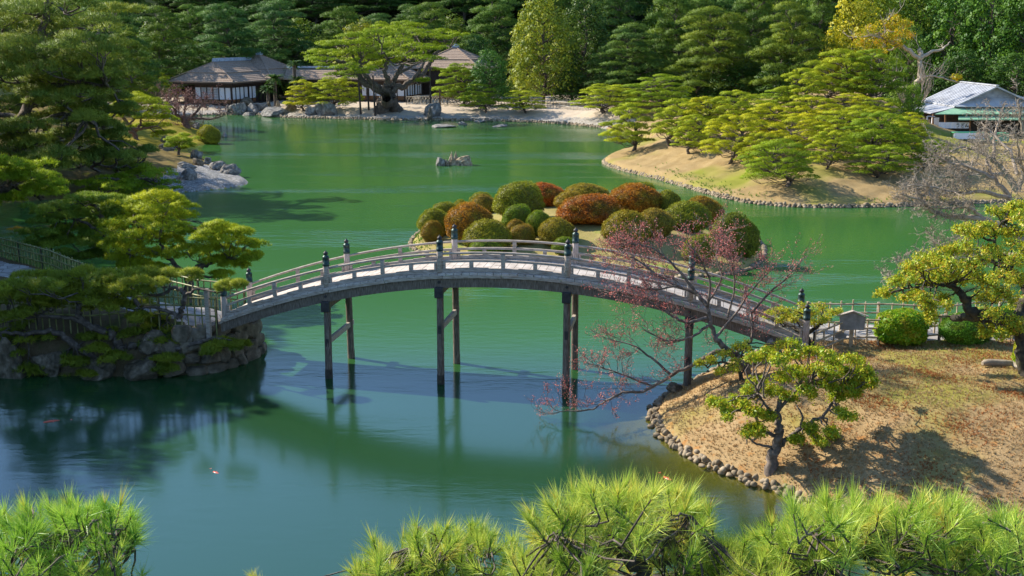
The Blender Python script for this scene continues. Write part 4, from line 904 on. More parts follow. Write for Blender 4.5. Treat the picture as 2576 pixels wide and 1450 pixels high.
# ---------------------------------------------------------------- cloud pruned pines
CP = [pine_meshes(100 + i, 4.0, 5.2, 50, .64, .38, .17, .20, 230, 8, .13, .019, .19, bend=.26, prof=2.2, up=.9, spread=.45) for i in range(5)]
CP2 = [pine_meshes(120 + i, 4.6, 5.0, 56, .62, .42, .15, .12, 200, 8, .14, .019, .16, prof=1.7) for i in range(3)]
def cpine(u, v, vtop, wpx, label, k=0, rz=0, group=None, col=None, proto=CP, H0=4.15, W0=5.6):
    p = hit(u, v); s = pxm(p[1]); H = max((v - vtop) / s, .8); w = wpx / s
    return place_tree('pine_tree', proto[k % len(proto)], p, (w / W0, w / W0, H / H0), rz, label, 'pine', group, col)
HG = 'cloud pruned pines on the hill across the pond'
Y1, Y2, Y3 = (1.0, 1.0, 1.0), (1.18, 1.06, .8), (.68, .82, .9)
for i, q in enumerate([(1590, 380, 262, 145, 'forked cloud pine leaning over the water at the left tip of the hill', Y1), (1690, 365, 250, 140, 'cloud pine just behind the forked one, hanging low over the inlet', Y1), (1760, 352, 246, 130, 'pale topped cloud pine back left on the pruned hill', Y2), (1838, 345, 232, 150, 'tall cloud pine on the skyline left of the hill centre', Y1),
        (1855, 408, 288, 175, 'wide low cloud pine with curved trunk over the bare lawn', Y2), (1925, 352, 262, 150, 'cloud pine in the thick of the hill, left of its centre', Y2), (1975, 470, 352, 190, 'dark green cloud pine standing alone on the front lawn slope', Y3), (2015, 395, 296, 170, 'bright yellow cloud pine right behind the dark front one', Y2),
        (2050, 350, 250, 180, 'broad golden cloud pine in the middle of the hill', Y2), (2115, 380, 278, 170, 'cloud pine with long flat layers right of the hill centre', Y1), (2020, 292, 176, 135, 'upper cloud pine on the hill ridge, left of three', Y1), (2092, 262, 128, 175, 'highest cloud pine on the hill ridge, middle of three', Y1),
        (2172, 258, 130, 170, 'soft green cloud pine on the ridge by the pale lantern', Y3), (2195, 412, 285, 185, 'large dark cloud pine above the shaded slope at right', Y3), (2218, 448, 366, 165, 'small spreading pine at the shaded right foot of the hill', Y3), (2272, 395, 296, 130, 'cloud pine at the right edge of the hill by the bare trees', Y1),
        (1905, 318, 240, 130, 'cloud pine filling the left skyline behind the golden ones', Y1), (2145, 318, 238, 160, 'cloud pine behind the golden middle one, below the ridge', Y2), (2215, 330, 250, 130, 'cloud pine below the stone lantern on the right slope', Y1), (1960, 300, 226, 130, 'small cloud pine under the ridge on the left skyline', Y3), (2290, 345, 285, 100, 'low yellowish pine near the bare trees and the shop', Y2), (2330, 425, 352, 120, 'low pine half lost among the bare branches at right', Y3),
        (1735, 385, 290, 120, 'low cloud pine filling the gap behind the lawn at left', Y1), (1905, 425, 335, 120, 'low yellow cloud pine beside the dark front one, on its left', Y2), (2090, 425, 330, 120, 'low green cloud pine beside the dark front one, on its right', Y1), (2150, 360, 268, 150, 'cloud pine in the right half of the hill behind the long layered one', Y1), (2245, 365, 300, 130, 'cloud pine behind the large dark one at right', Y1)]):
    cpine(q[0], q[1], q[2], q[3], q[4], i, i * 1.9, HG, q[5])
for i, q in enumerate([(1524, 284, 213, 170, 'spreading pine left of two on the mound at the far right shore', Y1), (1675, 283, 190, 190, 'larger spreading pine right of two on the mound at the far right shore', Y3), (1212, 286, 215, 115, 'small green pine on the far shore, right of the lattice fence', Y3), (1312, 287, 228, 115, 'small green pine alone before the far picket fence', Y1),
        (1160, 266, 163, 125, 'leaning pine by the right villa with tall domed top', Y3), (842, 276, 196, 135, 'pine with spreading green layers left of the giant pine', Y1)]):
    cpine(q[0], q[1], q[2], q[3], q[4], i + 1, i * 1.3 + .5, 'trained pines along the far shore', q[5])
cpine(766, 280, 203, 100, 'round pale yellow pine dome behind the tan boulders', 0, .4, None, (1.25, 1.1, .9), CP2, 4.9, 5.4)
for i, q in enumerate([(384, 262, 184, 130, 'pale green pine on the far left shore beside the villa', Y1), (300, 276, 220, 120, 'bright layered pine at the back of the left bank', Y2), (200, 300, 235, 130, 'bright layered pine deep in the left bank', Y2)]):
    cpine(q[0], q[1] if q[1] > 180 else 262, q[2], q[3], q[4], i + 2, i * 2.2, 'pines at the back of the left shore', q[5])

# ---------------------------------------------------------------- pines drawn limb by limb
def drawn_pine(name, label, Y, limbs, padl, seed, per=240, nn=8, L=.16, nw=.018, flat=.4, dY=1.0, bark='bark', leaf='pine', col=None, tb=.5, up=.7, spread=.55, cat='pine', group=None, twig=.06):
    rng = np.random.default_rng(seed); s = pxm(Y); b0 = limbs[0][0][0]; base = hit(b0[0], b0[1]) if len(limbs[0][0]) and limbs[0][2] else atY(b0[0], b0[1], Y)
    if limbs[0][2]: Y = base[1]; s = pxm(Y)
    root = empty(name, tuple(base), 0, label, cat, group); tk = MB(); cr = MB(); J = []
    for li, (pl, (r0, r1), _) in enumerate(limbs):
        n = len(pl); dy = 0 if li == 0 else rng.normal() * dY * .5
        X = np.array([atY(u, v, Y + dy * (i / max(1, n - 1))) for i, (u, v) in enumerate(pl)]) - base
        if li == 0 and limbs[0][2]: X[0] = [0, 0, -.3]
        t = np.linspace(0, n - 1, n * 4); Xs = np.stack([np.interp(t, np.arange(n), X[:, j]) for j in range(3)], 1)
        for _ in range(2): Xs[1:-1] = (Xs[:-2] + 2 * Xs[1:-1] + Xs[2:]) / 4
        Xs[1:-1] += rng.normal(size=(len(Xs) - 2, 3)) * (r0 / s) * .22
        tk.tube(Xs, np.linspace(r0, r1, len(Xs)) / s, 9 if li == 0 else 7); J += list(Xs[len(Xs) // 4:])
    J = np.array(J)
    C = []; R = []
    for (u, v, r) in padl:
        C.append(atY(u, v, Y + rng.normal() * dY) - base); R.append(r / s)
    C = np.array(C); R = np.array(R)
    for c, r in zip(C, R):
        d = np.linalg.norm((J - c) * [1, 1, 1.6], axis=1); a = J[np.argmin(d)]; w = bent(a, c - [0, 0, r * flat * .2], 7, .14, rng, -.04); tk.tube(w, np.linspace(twig, twig * .4, 7), 5)
        for _ in range(5):
            e = c + np.array([rng.normal() * .5 * r, rng.normal() * .5 * r, r * flat * rng.uniform(0, .6)]); tk.tube(bent(w[rng.integers(3, 7)], e, 4, .15, rng), np.array([.45, .35, .25, .15]) * twig, 4)
    # extra smaller pads round each drawn pad keep the outline ragged
    k = len(C); ex = np.repeat(np.arange(k), 3); C2 = C[ex] + np.stack([rng.normal(size=3 * k) * R[ex] * .8, rng.normal(size=3 * k) * R[ex] * .8, rng.normal(size=3 * k) * R[ex] * .2], 1)
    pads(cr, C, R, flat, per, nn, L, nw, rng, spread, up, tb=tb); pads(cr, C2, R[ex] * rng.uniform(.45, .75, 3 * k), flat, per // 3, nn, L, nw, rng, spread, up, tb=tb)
    tk.build('trunk', M[bark], root); o = cr.build('crown', M[leaf], root)
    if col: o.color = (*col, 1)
    return root
# the giant spreading pine before the villas
drawn_pine('pine_tree', 'giant spreading pine with a massive flared trunk before the villas', 160, [
    ([(978, 281), (975, 258), (978, 238), (982, 222)], (24, 15), True),
    ([(955, 280), (968, 262), (972, 246)], (17, 12), False), ([(1002, 281), (990, 262), (984, 244)], (15, 12), False),
    ([(972, 236), (940, 222), (905, 200), (890, 172), (868, 158), (840, 150)], (10, 3.5), False), ([(965, 228), (935, 208), (915, 188), (905, 165)], (8, 3), False),
    ([(985, 230), (1015, 215), (1045, 200), (1070, 180), (1085, 150), (1105, 125), (1120, 110)], (9, 2.5), False), ([(978, 222), (975, 200), (968, 175), (975, 150)], (8, 3), False),
    ([(985, 215), (1000, 190), (1012, 165), (1018, 140), (1010, 118)], (7, 2.5), False), ([(1040, 200), (1062, 170), (1070, 145), (1062, 120)], (4, 2), False), ([(1005, 185), (1030, 170), (1050, 160)], (4, 2), False),
    ([(905, 165), (880, 130), (870, 105)], (4, 2), False)],
    [(808, 152, 30), (838, 135, 32), (800, 132, 24), (850, 112, 30), (822, 112, 24), (880, 95, 30), (915, 90, 32), (950, 85, 34), (985, 78, 32), (1020, 80, 36), (1055, 85, 32), (1090, 95, 34), (1125, 98, 30), (1150, 92, 22), (1105, 118, 26), (870, 140, 30), (905, 128, 34), (940, 118, 32), (978, 112, 30), (1010, 108, 32), (1048, 118, 30), (1080, 125, 26),
     (895, 155, 28), (930, 148, 30), (960, 140, 28), (1000, 138, 26), (1035, 142, 28), (1070, 148, 28), (950, 165, 26), (925, 172, 22), (860, 172, 28), (885, 185, 24), (845, 190, 26), (815, 165, 20), (985, 155, 24), (1090, 175, 16), (1020, 62, 26), (960, 68, 26), (1050, 66, 22), (900, 110, 26), (1060, 205, 14), (1110, 82, 24)],
    5, per=210, nn=7, L=.28, nw=.042, flat=.30, dY=4.5, twig=.16, col=(.70, .82, .70), tb=.5)
# big dark pine reaching in at the upper left
drawn_pine('pine_tree', 'huge dark green pine reaching in from the upper left edge', 92, [
    ([(60, 452), (45, 390), (60, 300), (90, 200), (110, 90), (120, -20)], (16, 8), True),
    ([(55, 330), (110, 300), (170, 285), (230, 300)], (7, 3), False), ([(80, 240), (150, 215), (220, 210), (270, 215)], (7, 2.5), False), ([(100, 150), (170, 130), (220, 140)], (6, 2), False),
    ([(60, 300), (0, 290), (-60, 270)], (8, 4), False), ([(95, 180), (30, 150), (-20, 140)], (6, 3), False), ([(50, 372), (0, 300), (-60, 310)], (9, 5), False), ([(70, 290), (120, 330), (150, 375), (200, 400), (280, 420)], (7, 2.5), False), ([(105, 90), (190, 70), (260, 80)], (5, 2), False)],
    [(120, 20, 60), (60, 30, 60), (10, 60, 60), (180, 50, 55), (230, 62, 45), (150, 90, 60), (90, 100, 60), (30, 120, 55), (210, 105, 52), (250, 130, 44), (170, 140, 60), (110, 150, 55), (50, 165, 55), (0, 190, 50), (225, 160, 48), (262, 190, 40), (190, 190, 55), (130, 205, 55), (70, 215, 50), (240, 222, 45), (285, 215, 30), (200, 240, 45), (150, 255, 45), (90, 265, 48), (30, 260, 50), (260, 255, 36), (60, 320, 40), (120, 300, 44), (170, 305, 40), (225, 300, 42), (20, 330, 45), (265, 320, 34), (90, 360, 45), (30, 380, 48), (150, 345, 36), (210, 365, 44), (260, 385, 40), (300, 410, 36), (180, 410, 40), (100, 420, 44), (340, 425, 30), (240, 425, 34), (370, 380, 24), (300, 370, 30), (330, 395, 26), (200, 15, 50), (290, 30, 40), (20, 20, 60), (140, 60, 60), (200, 150, 55), (120, 180, 55), (60, 120, 60), (10, 150, 55), (160, 220, 50), (250, 190, 44), (100, 235, 50), (10, 290, 50), (190, 275, 44), (240, 280, 40), (290, 285, 32), (50, 350, 46), (140, 390, 42), (230, 395, 38), (60, 410, 44), (10, 420, 44), (280, 345, 34), (180, 340, 40), (300, 245, 26), (320, 270, 22)],
    6, per=300, nn=8, L=.34, nw=.032, flat=.40, dY=3.2, leaf='pine_dark', twig=.13, tb=.62, up=.5, col=(1.3, 1.18, .95))
drawn_pine('pine_tree', 'twisted pine with reddish forked trunk on the left bank', 105, [
    ([(345, 352), (338, 335), (325, 322), (318, 305), (300, 285)], (7, 3), True), ([(338, 335), (355, 312), (352, 295)], (4, 2), False), ([(330, 326), (360, 325), (385, 318)], (4, 2), False), ([(322, 315), (340, 300), (335, 280)], (3, 1.5), False), ([(330, 326), (310, 300), (312, 275)], (3, 1.5), False)],
    [(300, 268, 24), (330, 258, 28), (362, 255, 26), (390, 262, 24), (345, 245, 22), (310, 250, 20), (405, 282, 22), (372, 275, 24), (340, 278, 22), (395, 300, 22), (420, 296, 16), (360, 296, 20), (295, 290, 18), (410, 318, 20), (380, 318, 18), (425, 335, 16), (400, 338, 18), (350, 318, 16)],
    7, per=230, nn=8, L=.20, nw=.024, flat=.4, dY=1.2, bark='bark_red', twig=.07)
drawn_pine('pine_tree', 'little twisted pine on the moss among the left shore rocks', 112, [([(450, 390), (449, 372), (452, 358)], (4, 2), True), ([(449, 376), (440, 366)], (2, 1), False)],
    [(452, 350, 18), (435, 356, 15), (470, 355, 16), (478, 366, 14), (430, 368, 14), (462, 342, 12), (445, 366, 12), (466, 372, 12)], 8, per=190, nn=8, L=.18, nw=.022, flat=.4, dY=.6, twig=.05, col=(.8, .9, 1))
drawn_pine('pine_tree', 'low spreading pine above the gravel spit with yellow lit pads', 76, [([(300, 505), (290, 480), (320, 460), (360, 448), (400, 455)], (7, 3), True), ([(320, 462), (280, 448), (240, 450)], (4, 2), False), ([(360, 450), (400, 470), (430, 462)], (3, 1.5), False)],
    [(345, 440, 34), (385, 445, 30), (420, 462, 24), (300, 450, 32), (260, 455, 30), (330, 462, 28), (370, 466, 28), (402, 480, 22), (290, 472, 30), (245, 478, 28), (330, 485, 26), (220, 462, 26), (365, 430, 20)], 9, per=260, nn=8, L=.20, nw=.022, flat=.34, dY=1.2, twig=.07, col=(.8, .95, .9))
drawn_pine('pine_tree', 'bright green pine with thick grey limb at the left edge of the frame', 58, [([(-90, 640), (-60, 540), (0, 478), (50, 468), (90, 485), (108, 498)], (14, 5), False), ([(0, 478), (40, 440), (80, 432)], (6, 2), False), ([(50, 468), (95, 452), (130, 466)], (4, 2), False)],
    [(20, 412, 38), (60, 425, 36), (100, 448, 32), (130, 465, 28), (40, 448, 32), (0, 440, 36), (85, 472, 28), (120, 488, 26), (148, 486, 18), (60, 492, 28), (20, 505, 30), (-30, 420, 40)], 10, per=230, nn=8, L=.22, nw=.024, flat=.42, dY=1.0, twig=.06, col=(.9, 1.0, 1.0), tb=.45)
# near left bank pines
drawn_pine('pine_tree', 'golden lit pine leaning over the water just left of the bridge', 42.5, [
    ([(470, 762), (474, 722), (478, 692), (500, 672), (520, 668)], (13, 7), True), ([(476, 700), (440, 668), (415, 640), (400, 600)], (8, 3), False), ([(500, 672), (545, 655), (580, 652)], (6, 2), False), ([(400, 600), (410, 560), (420, 530)], (4, 2), False), ([(420, 645), (370, 630), (330, 640)], (5, 2), False), ([(400, 600), (360, 575), (330, 560)], (4, 2), False), ([(480, 690), (530, 700), (570, 688)], (4, 2), False)],
    [(352, 512, 38), (395, 500, 38), (430, 505, 30), (455, 520, 24), (340, 535, 36), (380, 530, 38), (425, 540, 36), (462, 548, 28), (320, 560, 36), (360, 565, 40), (405, 570, 38), (445, 578, 34), (475, 585, 26), (300, 590, 34), (345, 600, 40), (390, 608, 38), (435, 610, 34), (540, 575, 30), (575, 580, 30), (600, 585, 26), (518, 592, 28), (555, 600, 36), (595, 610, 34), (622, 615, 22), (520, 620, 34), (560, 632, 36), (600, 640, 30), (626, 650, 18), (500, 640, 28), (540, 658, 32), (580, 664, 28), (610, 668, 18), (470, 630, 28), (330, 628, 36), (375, 640, 36), (420, 645, 32), (300, 650, 32), (345, 665, 34), (390, 675, 32), (275, 620, 30), (560, 690, 22), (435, 690, 26), (320, 690, 26)],
    11, per=240, nn=8, L=.17, nw=.018, flat=.44, dY=.9, twig=.035, col=(1.0, 1.0, .9), tb=.55)
drawn_pine('pine_tree', 'dark pine with tangled grey limbs behind the golden pine', 48, [
    ([(290, 728), (300, 690), (318, 640), (330, 600)], (10, 6), True), ([(318, 640), (280, 600), (250, 585), (215, 560), (170, 548)], (7, 2.5), False), ([(330, 600), (300, 560), (260, 552), (230, 530)], (6, 2), False), ([(280, 600), (250, 620), (205, 640), (180, 660)], (5, 2), False), ([(260, 552), (240, 515), (205, 510), (160, 520)], (5, 2), False), ([(330, 600), (340, 550), (320, 520)], (5, 2), False)],
    [(150, 520, 30), (195, 505, 32), (240, 500, 34), (285, 505, 32), (130, 545, 28), (175, 545, 30), (220, 540, 32), (270, 535, 34), (310, 530, 28), (155, 575, 28), (200, 575, 30), (250, 570, 32), (120, 590, 26), (290, 570, 30), (180, 610, 26), (225, 612, 26), (160, 640, 24), (205, 650, 24), (260, 600, 28), (100, 560, 22), (330, 560, 26), (240, 640, 24), (110, 530, 28), (200, 520, 30), (260, 520, 30), (300, 545, 28), (150, 600, 26), (230, 590, 30), (280, 620, 28), (120, 620, 24), (80, 585, 24)],
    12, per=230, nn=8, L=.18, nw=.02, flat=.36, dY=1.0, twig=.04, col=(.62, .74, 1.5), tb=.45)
drawn_pine('pine_tree', 'gnarled low pine before the left path fence with crooked bare limbs', 39.8, [
    ([(300, 876), (290, 850), (270, 838), (225, 820), (190, 795), (200, 772), (215, 755)], (13, 5), True), ([(225, 820), (180, 800), (120, 795), (60, 800), (0, 815)], (6, 2.5), False), ([(350, 770), (330, 740), (300, 745), (275, 760)], (6, 3), False), ([(450, 800), (460, 770), (470, 740), (450, 725), (430, 728), (405, 745), (370, 740)], (8, 3), False), ([(470, 740), (500, 725), (540, 735)], (4, 2), False), ([(450, 800), (430, 785), (380, 770), (340, 780)], (6, 3), False)],
    [(40, 720, 34), (20, 760, 36), (70, 745, 34), (110, 720, 28), (60, 790, 32), (15, 800, 32), (170, 700, 30), (210, 690, 30), (250, 705, 32), (190, 730, 34), (240, 745, 34), (290, 725, 30), (330, 715, 26), (360, 735, 28), (400, 715, 26), (425, 690, 26), (275, 770, 26), (150, 760, 28), (120, 770, 26), (400, 800, 22),  (560, 722, 18), (600, 716, 18), (340, 800, 22), (420, 830, 22), (480, 690, 22), (140, 700, 34), (180, 745, 34), (220, 770, 30), (90, 760, 34), (10, 730, 34), (260, 740, 32), (310, 770, 28), (360, 765, 26), (300, 700, 30), (140, 730, 32), (60, 700, 32), (380, 695, 26), (350, 690, 28)],
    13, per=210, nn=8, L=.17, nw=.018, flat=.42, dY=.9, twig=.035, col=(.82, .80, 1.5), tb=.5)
drawn_pine('pine_tree', 'creeping pine with snaking bare trunk on the bank above the water', 38.9, [
    ([(420, 905), (400, 872), (380, 862), (350, 870), (310, 876), (290, 872)], (14, 7), True), ([(410, 872), (440, 880), (470, 872), (500, 862), (535, 852), (562, 852)], (8, 3), False), ([(250, 905), (200, 880), (160, 842), (120, 832), (60, 840), (0, 838)], (11, 4), False), ([(440, 882), (470, 895), (500, 905)], (4, 1.5), False)],
    [(20, 845, 36), (70, 855, 30), (110, 842, 26), (30, 880, 30), (85, 890, 26), (165, 890, 24), (120, 935, 26), (80, 920, 24), (170, 945, 24), (225, 940, 24), (260, 920, 26), (320, 918, 26), (380, 905, 26), (425, 905, 26), (365, 930, 28), (410, 928, 26), (300, 945, 24), (450, 855, 22), (500, 845, 22), (530, 880, 24), (560, 865, 24), (600, 870, 20), (480, 915, 22), (270, 845, 24), (225, 850, 22), (330, 840, 22), (60, 815, 30), (15, 910, 30), (50, 900, 28), (200, 915, 26), (140, 900, 26), (290, 900, 24), (340, 895, 24), (395, 860, 22), (240, 880, 24)],
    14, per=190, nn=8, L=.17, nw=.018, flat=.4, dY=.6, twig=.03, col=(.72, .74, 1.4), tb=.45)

# ---------------------------------------------------------------- clipped round bushes on the island
def bush_mesh(seed, n=6500, leafsz=.07, mat='shrub', squ=.9, rough=.05):
    rng = np.random.default_rng(seed); b = MB(); V, F = ICO[3]; ph = rng.uniform(0, 6, 6)
    def shape(S):
        r = 1 + rough * (np.sin(S[:, 0] * 4 + ph[0]) + np.sin(S[:, 1] * 5 + ph[1]) + np.sin(S[:, 2] * 6 + ph[2])) + .03 * np.sin(S @ np.array([11, 9, 8]) + ph[3]) + .02 * np.sin(S @ np.array([-19, 17, 15]) + ph[4])
        X = S * r[:, None]; X[:, 2] = np.where(X[:, 2] < 0, X[:, 2] * .6, X[:, 2]); X[:, :2] *= (1 - .25 * np.clip(-X[:, 2:3], 0, 1)); return X
    b.add(shape(V) * .93, F, .15, True)
    S = sph(n, rng, -.75); X = shape(S) * rng.uniform(.93, 1.03, (n, 1)); patch = .22 * np.sin(S @ np.array([3.1, 2.2, 1.7]) + ph[4]) + .16 * np.sin(S @ np.array([7, -6, 5]) + ph[5]) + .12 * np.sin(S @ np.array([17, 13, -15]) + ph[1])
    leaves(b, X, unit(S * [1, 1, 1.0] + [0, 0, .15]), leafsz, rng, np.clip(.5 + patch, 0, 1), .6, .75)
    # stray shoots standing proud of the clipped surface
    k = n // 4; S2 = sph(k, rng, 0); needles(b, shape(S2) * .98, unit(S2 + [0, 0, .3]), 3, .10, .018, .5, rng, np.clip(.7 + rng.normal(size=k) * .2, 0, 1))
    return b.mesh('foliage', M[mat])
BU = [bush_mesh(200 + i) for i in range(4)]
OL, BR, RD, OR, GR, DK, GY = (.78, .95, .45), (.95, .72, .55), (1.15, .46, .38), (1.2, .58, .36), (.55, .9, .4), (.5, .68, .38), (.95, .80, .75)
def bush(x0, x1, v0, v1, label, col, i, deep=.9, cat='shrub', group='clipped round bushes on the pond island', name='round_bush', mat=None):
    p = hit((x0 + x1) / 2, v1 - 3); s = pxm(p[1]); w = (x1 - x0) / 2 / s; h = (v1 - v0) / s * 1.02
    yo = w * deep * .55
    p = np.array([p[0] * (1 + yo / p[1]), p[1] + yo, 0]); p[2] = gz(p[0], p[1])
    o = bpy.data.objects.new(name, BU[i % 4] if mat is None else mat); link(o); hz = h * .74
    o.location = (p[0], p[1], p[2] + hz * .42); o.scale = (w, w * deep, hz * .86); o.rotation_euler = (0, 0, (i * .7) % 6.28 if abs(deep - 1) < .15 else 0)
    o.color = (*col, 1); return tag(o, label, cat, group)
for i, q in enumerate([(1052, 1138, 526, 600, 'olive round bush at the left end of the bush island', OL), (1085, 1150, 513, 556, 'olive bush behind the leftmost one on the island', OL), (1138, 1182, 506, 548, 'small olive bush between the left pair and the red-brown one', OL), (1182, 1240, 486, 530, 'yellow-olive bush peeping out behind the brown one', OL), (1184, 1250, 490, 545, 'grey-brown bush left of the big olive dome', GY),
        (1243, 1368, 466, 556, 'big olive green dome, tallest bush of the back left', OL), (1118, 1243, 520, 615, 'large rust-brown dome left of centre', (1.2, .66, .42)), (1062, 1115, 560, 616, 'small brown ball bush nearest the left tip of the island', BR), (1315, 1420, 463, 524, 'dark red bush at the back behind the big olive dome', (1.3, .46, .5)), (1264, 1340, 525, 588, 'green ball bush left of two small ones in the middle', GR), (1322, 1388, 537, 598, 'green ball bush right of two small ones in the middle', GR),
        (1170, 1282, 560, 648, 'green dome with rusty top just behind the bridge railing', (.85, .9, .42)), (1274, 1324, 558, 600, 'small khaki bush tucked between the green balls', BR), (1279, 1347, 573, 625, 'brown ball bush in the front middle by the railing', BR), (1352, 1446, 558, 628, 'olive-brown dome right of the brown ball by the railing', (.95, .85, .5)), (1397, 1470, 486, 536, 'straw-coloured bush behind the long red mound', (1.15, .95, .6)), (1420, 1526, 467, 512, 'flat olive-brown bush at the back of the island', (.95, .85, .5)),
        (1403, 1562, 498, 572, 'long low scarlet-brown mound in the middle of the island', RD), (1527, 1662, 468, 545, 'largest orange-red mound at the back right', OR), (1518, 1630, 541, 632, 'olive-brown dome right of the tan clearing', (.95, .85, .45)), (1600, 1694, 530, 604, 'grey-brown dome touching the olive-brown one on its right', GY), (1580, 1650, 463, 510, 'olive bush behind the orange-red mound', OL), (1645, 1712, 484, 546, 'dark olive bush right of the orange-red mound', (.7, .85, .5)), (1668, 1782, 510, 588, 'green-topped dome between the grey-brown and the right brown bush', (.72, .9, .45)), (1716, 1814, 497, 572, 'brown dome at the right back of the island', (1.0, .7, .5)),
        (1784, 1886, 542, 652, 'big dark green dome near the right end of the island', DK), (1836, 1909, 556, 652, 'dark green dome at the very right end of the island', DK), (1390, 1448, 604, 650, 'green bush low behind the near railing, right of centre', GR), (1180, 1262, 606, 660, 'green bush seen through the bridge railing at left', GR), (1715, 1800, 600, 668, 'olive spreading bush on the right slope behind the plum twigs', OL)]):
    bush(q[0], q[1], q[2], q[3], q[4], q[5], i, .82)
SHR = bush_mesh(260, 4200, .13, 'leafy', rough=.06)
SHB = bush_mesh(261, 9000, .045, 'shrub', rough=.05)
bush(2195, 2328, 792, 884, 'bright lime green rounded shrub before the right path fence', (.62, .95, .7), 1, .8, group=None, name='leafy_shrub', mat=SHR)
bush(2352, 2500, 790, 872, 'dark green feathery shrub sloping up beside the right path', (.35, .95, .5), 2, .7, group=None, name='leafy_shrub', mat=SHB)
bush(2470, 2575, 775, 850, 'dark green shrub behind the drooping tree at the right edge', (.35, .9, .5), 3, .7, group=None, name='leafy_shrub', mat=SHB)
bush(498, 556, 318, 366, 'round olive bush on the moss tip by the water', (.9, 1.0, .45), 0, .9, group=None, mat=BU[2])
bush(2545, 2640, 845, 935, 'yellow green shrub at the right frame edge above the driftwood root', (.7, .95, .6), 3, .8, group=None, name='leafy_shrub', mat=SHR)
b = MB(); rng = np.random.default_rng(9)
def hedge():
    p = (12.9, 39.6); n = 5200; w, d, h = 2.6, .75, .72; V, F = ICO[3]
    X = np.sign(V) * np.abs(V) ** .5; X = X / np.abs(X).max(0); b.add(X * [w * .96, d * .92, h * .96], F, .2, True)
    S = sph(n, rng, -.4); Q = np.sign(S) * np.abs(S) ** .5; Q = Q * [w, d, h]; leaves(b, Q, unit(S + [0, 0, .2]), .07, rng, rng.uniform(.3, .8, n), .6, .7)
    o = b.build('clipped_hedge', M['broad']); o.location = (p[0], p[1], gz(*p) + .35); o.color = (1.5, 1.7, .9, 1); tag(o, 'flat topped clipped hedge along the water behind the right path fence', 'hedge')
hedge()
for u, v, w, h, lb, c in ((48, 548, 110, 70, 'straw coloured feathery shrub at the left edge behind the path', (1.8, 1.1, .7)), (70, 618, 150, 60, 'dark green shrub before the straw coloured one at the left edge', (.35, .8, .5)), (235, 690, 90, 36, 'low dark shrub beyond the left path fence', (.35, .7, .5))):
    bush(u - w / 2, u + w / 2, v - h / 2, v + h / 2, lb, c, int(u), .8, group=None, name='leafy_shrub', mat=SHB)
for u, v, w, h, lb in ((310, 820, 90, 30, 'low clipped bush under the pines on the left bank slope'), (150, 600, 70, 30, '')):
    pass

# ---------------------------------------------------------------- trees with drooping evergreen leaves
def drawn_leafy(name, label, Y, limbs, cl, seed, per=150, size=.13, col=None, bark='bark_moss', ground=True, cat='tree', tint=.4, leaf='leafy', flat=.6, dY=.5):
    rng = np.random.default_rng(seed); b0 = limbs[0][0][0]
    base = hit(*b0) if ground else atY(*b0, Y); Y = base[1]; s = pxm(Y)
    root = empty(name, tuple(base), 0, label, cat); tk = MB(); cr = MB(); J = []
    for li, (pl, (r0, r1)) in enumerate(limbs):
        n = len(pl); dy = 0 if li == 0 else rng.normal() * dY * .7
        X = np.array([atY(u, v, Y + dy * i / max(1, n - 1)) for i, (u, v) in enumerate(pl)]) - base
        if li == 0 and ground: X[0] = [0, 0, -.2]
        t = np.linspace(0, n - 1, n * 4); Xs = np.stack([np.interp(t, np.arange(n), X[:, j]) for j in range(3)], 1)
        for _ in range(2): Xs[1:-1] = (Xs[:-2] + 2 * Xs[1:-1] + Xs[2:]) / 4
        Xs[1:-1] += rng.normal(size=(len(Xs) - 2, 3)) * (r0 / s) * .2
        tk.tube(Xs, np.linspace(r0, r1, len(Xs)) / s, 9 if li == 0 else 7); J += list(Xs[2:])
    J = np.array(J)
    for (u, v, r) in cl:
        for q in range(3):
            c = atY(u + rng.normal() * r * .45 * (q > 0), v + rng.normal() * r * .35 * (q > 0), Y + rng.normal() * dY) - base; R = r / s * (.85 if q == 0 else .6); a = J[np.argmin(np.linalg.norm(J - c, axis=1))]
            tk.tube(bent(a, c, 6, .16, rng), np.linspace(.03, .010, 6), 5); m = per if q == 0 else per // 2
            ns = max(6, m // 9); S = sph(ns, rng, -.5); E = c + S * R * rng.uniform(.4, 1, (ns, 1)) * [1, 1, flat]
            for e in E[::3]: tk.tube(bent(c, e, 4, .12, rng), [.010, .008, .006, .004], 3)
            k = 9; C = np.repeat(E, k, 0) + rng.normal(size=(ns * k, 3)) * size * .55; out = np.repeat(unit(S + [0, 0, .5]), k, 0)
            tt = np.repeat(np.clip(tint + rng.normal(size=ns) * .18, 0, 1), k); tt = np.where(rng.uniform(size=len(tt)) < .035, .95, tt)
            leaves(cr, C, out, size, rng, tt, .42, .5, .7)
    tk.build('trunk', M[bark], root); o = cr.build('crown', M[leaf], root)
    if col: o.color = (*col, 1)
    return root
